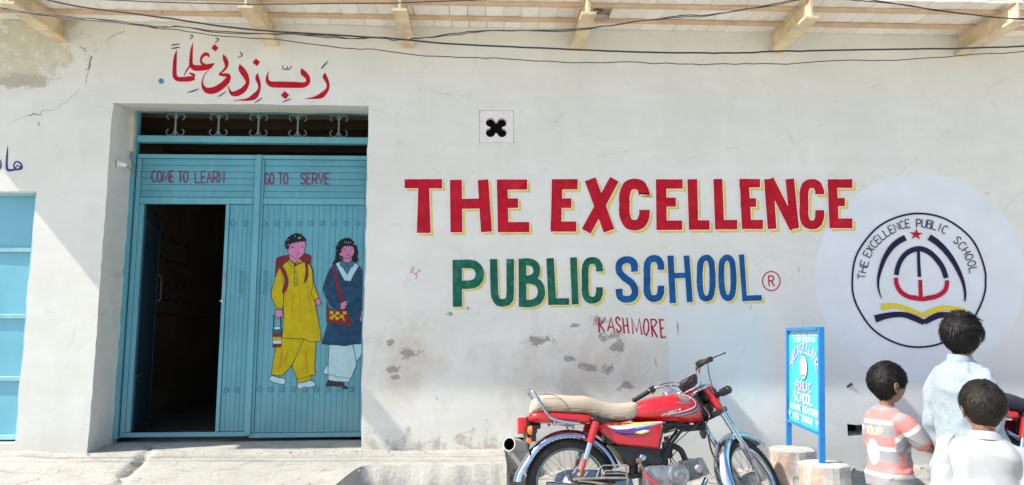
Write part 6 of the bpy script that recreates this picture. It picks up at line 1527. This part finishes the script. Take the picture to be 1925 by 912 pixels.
def cloth_mat(name, col, var=.06, pat=None, rough=.9):
    k = N(name); c = k.coord('Object'); n_ = k.noise(c, 8, 5, .6); base = k.mix(k.rng(n_, .3, .7), tuple(x*(1-var) for x in col), col)
    if pat:
        v = k.noise(c, 55, 3, .6); base = k.mix(k.rng(v, .50, .58, 0, .8), base, pat)
    k.b.inputs['Sheen Weight'].default_value = .15
    return k.set(base, rough, 0, k.bump(k.noise(c, 240, 2), .12, .001), spec=.2)
def kurta(mat, hem=.36, flare=1.0, collar='band', seed=1, loose=1.0, shoulder=1.0, trouser=None):
    def f(E, s, A, M, zh, h):
        b = MB(); L = loose
        loft_z(b, [(hem*s, 0, 0, .165*s*flare*L, .125*s*flare), (.50*s, 0, 0, .158*s*L, .118*s), (.66*s, 0, 0, .148*s*L, .110*s), (.80*s, 0, 0, .135*s*L, .100*s), (.92*s, 0, -.002, .140*s*L, .100*s),
                   (1.0*s, 0, -.006, .143*s*shoulder, .090*s), (1.045*s, 0, -.006, .112*s*shoulder, .068*s), (1.072*s, 0, -.004, .062*s, .054*s), (1.085*s, 0, -.002, .050*s, .048*s)], 32, 2.4)
        for i in (0, 1):
            S_0, El, Wr = A[i]; d_ = (Wr-El)
            limb(b, [(*(S_0+Vector((-.012*s*(1 if S_0.x > 0 else -1), 0, -.012*s))), .046*s), (*(S_0.lerp(El, .35)), .052*s), (*(S_0.lerp(El, .75)), .052*s), (*El, .050*s), (*(El.lerp(Wr, .5)), .047*s), (*(El.lerp(Wr, .93)), .041*s)], 14)
        def boost(co): return 1+2.2*math.exp(-((abs(co.x)-.13*s)/.04)**2)*sstep(.7*s, .95*s, co.z)
        fuse(b, 'kurta', mat, E, .0075, 7, wrinkles(.0105*s, seed, boost))
        c_ = MB(); zc_ = 1.078*s
        c_.M = Matrix.Translation((0, -.002, zc_)) @ Matrix.Rotation(R(-9), 4, 'X')
        if collar == 'band': prof = [(.052*s, -.012*s), (.0515*s, .010*s), (.049*s, .026*s), (.0465*s, .026*s), (.047*s, 0)]
        else: prof = [(.070*s, -.014*s), (.062*s, .006*s), (.052*s, .022*s), (.047*s, .024*s), (.048*s, 0)]
        c_.lathe(prof, Matrix.Diagonal((1.05, 1, 1, 1)), 28, False); c_.build('collar', mat, E, local=True)
        t = MB()
        for sd in (-1, 1):
            limb(t, [(sd*.068*s, 0, .60*s, .085*s), (sd*.074*s, 0, .36*s, .082*s), (sd*.074*s, 0, .20*s, .070*s), (sd*.072*s, -.004, .09*s, .048*s)], 14)
        fuse(t, 'trousers', trouser or mat, E, .009, 6, wrinkles(.006*s, seed+5))
    return f
KA = cloth_mat('pale_blue_kurta', (.31, .365, .41), .06, (.25, .31, .365)); KC = cloth_mat('white_kurta', (.375, .385, .40), .04)
def stripe_mat():
    k = N('striped_jersey'); c = k.coord('Object'); a = k.n('ShaderNodeAttribute'); a.attribute_name = 'band'; v = a.outputs['Fac']
    t = k.math('FRACT', k.math('DIVIDE', v, .128)); n_ = k.noise(c, 10, 4)
    pink, wht, gry = (.60, .20, .19), (.60, .60, .57), (.27, .27, .29)
    col = k.mix(k.math('GREATER_THAN', t, .40), pink, wht); col = k.mix(k.math('GREATER_THAN', t, .56), col, gry)
    for th_ in (.13, .27, .72, .86): col = k.mix(k.math('MULTIPLY', k.math('LESS_THAN', k.math('ABSOLUTE', k.math('SUBTRACT', t, th_)), .012), .35), col, (.20, .12, .14))
    col = k.mix(k.rng(n_, .35, .7, 0, .2), col, (.5, .45, .45))
    return k.set(col, .9, 0, k.bump(k.noise(c, 260, 2), .12, .001), spec=.2)
def tee(E, s, A, M, zh, h):
    b = MB()
    loft_z(b, [(.585*s, 0, -.004, .148*s, .112*s), (.64*s, 0, -.004, .140*s, .108*s), (.74*s, 0, 0, .128*s, .100*s), (.86*s, 0, 0, .128*s, .098*s), (.95*s, 0, -.002, .134*s, .096*s), (1.0*s, 0, -.004, .138*s, .088*s), (1.045*s, 0, -.005, .108*s, .066*s), (1.075*s, 0, -.002, .060*s, .054*s)], 32, 2.4)
    for i in (0, 1):
        S_0, El, Wr = A[i]; limb(b, [(*(S_0+Vector((-.012*s*(1 if S_0.x > 0 else -1), 0, -.010*s))), .046*s), (*(S_0.lerp(El, .3)), .052*s), (*(S_0.lerp(El, .88)), .054*s)], 14)
    def at(co):
        for i, sd in enumerate((-1, 1)):
            S_0, El, Wr = A[i]
            if sd*co.x > .125*s and co.z > .74*s:
                ax_ = (El-S_0).normalized(); return (co-S_0).dot(ax_)*.9+1.28*2+.002
        return 1.28+(1.062*s-co.z)
    o = fuse(b, 'tee_shirt', stripe_mat(), E, .0065, 6, wrinkles(.0075*s, 4, lambda co: 1+1.2*math.exp(-((abs(co.x)-.12*s)/.05)**2)), at)
    c_ = MB(); c_.M = Matrix.Translation((0, -.002, 1.068*s)) @ Matrix.Rotation(R(-9), 4, 'X'); c_.lathe([(.060*s, -.006), (.058*s, .010*s), (.052*s, .014*s), (.048*s, .0)], Matrix.Identity(4), 28, False); c_.build('neck_band', pm('neckband', (.38, .22, .23), .9), E, local=True)
    bv = BVHTree.FromPolygons([v.co.copy() for v in o.data.vertices], [tuple(p.vertices) for p in o.data.polygons])
    def mp(u, v, hh_):
        hit = bv.ray_cast(Vector((u, -1, v)), Vector((0, 1, 0))); return (hit[0] if hit[0] is not None else Vector((u, -.1, v)))+Vector((0, -.0012-hh_*.2, 0))
    q = Painter(mp); q.h = 0
    for i, st in enumerate(([(-.075, .955), (-.060, .935), (-.068, .910)], [(-.045, .950), (-.046, .912), (-.020, .912), (-.020, .950), (-.045, .950)], [(-.004, .950), (-.002, .912), (.022, .914), (.024, .950)], [(.044, .912), (.044, .950), (.070, .948), (.068, .928), (.046, .926)])):
        q.stroke([(x*s*.9, z*s) for x, z in smooth_line(st, sub=3)], .013*s, mat=0)
    cx, cz = -.015*s, .80*s
    rings = [(.044*s, .078*s), (.034*s, .062*s)]
    for k_ in range(5):
        f_ = k_/5; q.stroke([(cx+.040*s*(1-f_)*math.cos(a*math.pi/12), cz+.072*s*(1-f_)*math.sin(a*math.pi/12)) for a in range(24)], .019*s, closed=True, mat=1)
    for sg in (-1, 1): q.stroke([(cx+.014*s*math.cos(a*math.pi/7), cz+sg*.022*s+.020*s*math.sin(a*math.pi/7)) for a in range(14)], .008*s, closed=True, mat=2)
    q.mb.build('back_print', [pm('print_yellow', (.60, .54, .34), .8), pm('print_white', (.66, .62, .56), .8), pm('print_pink', (.60, .33, .30), .8)], o, local=True, recalc=False)
    t = MB(); loft_z(t, [(.56*s, 0, 0, .118*s, .092*s), (.62*s, 0, 0, .126*s, .096*s), (.68*s, 0, 0, .120*s, .090*s)])
    for sd in (-1, 1): limb(t, [(sd*.064*s, 0, .58*s, .078*s), (sd*.068*s, .004, .34*s, .060*s), (sd*.070*s, -.004, .10*s, .048*s)], 14)
    fuse(t, 'jeans', cloth_mat('denim', (.045, .075, .13), .2), E, .008, 5, wrinkles(.005*s, 8))
boy('boy in a pink, grey and white striped tee shirt with short black hair', (1660, 684), -1.6, .204, 82, 84, dict(seed=3, vol=.012, wild=.16, length=.030), tee,
    arms=[[(.135, 0, 1.015), (.172, .01, .81), (.165, .10, .63)], [(.135, 0, 1.015), (.185, .10, .86), (.165, .235, .80)]])
boy('tallest boy, in a pale blue band-collar kurta, with tousled black hair', (1798, 592), -1.95, .204, 90, 56, dict(seed=5, vol=.013, wild=.27, length=.036, low=-.066), kurta(KA, .34, 1.0, 'band', 2, .86, 1.0, cloth_mat('pale_trousers', (.6, .66, .7))))
boy('nearest boy, in a plain white kurta, with short faded brown-black hair', (1842, 721), -2.6, .184, 40, 14, dict(seed=9, vol=.015, wild=.14, length=.026, fade=1.), kurta(KC, .34, 1.0, 'fold', 6, .90, .95), M_HAIRB, tilt=4)
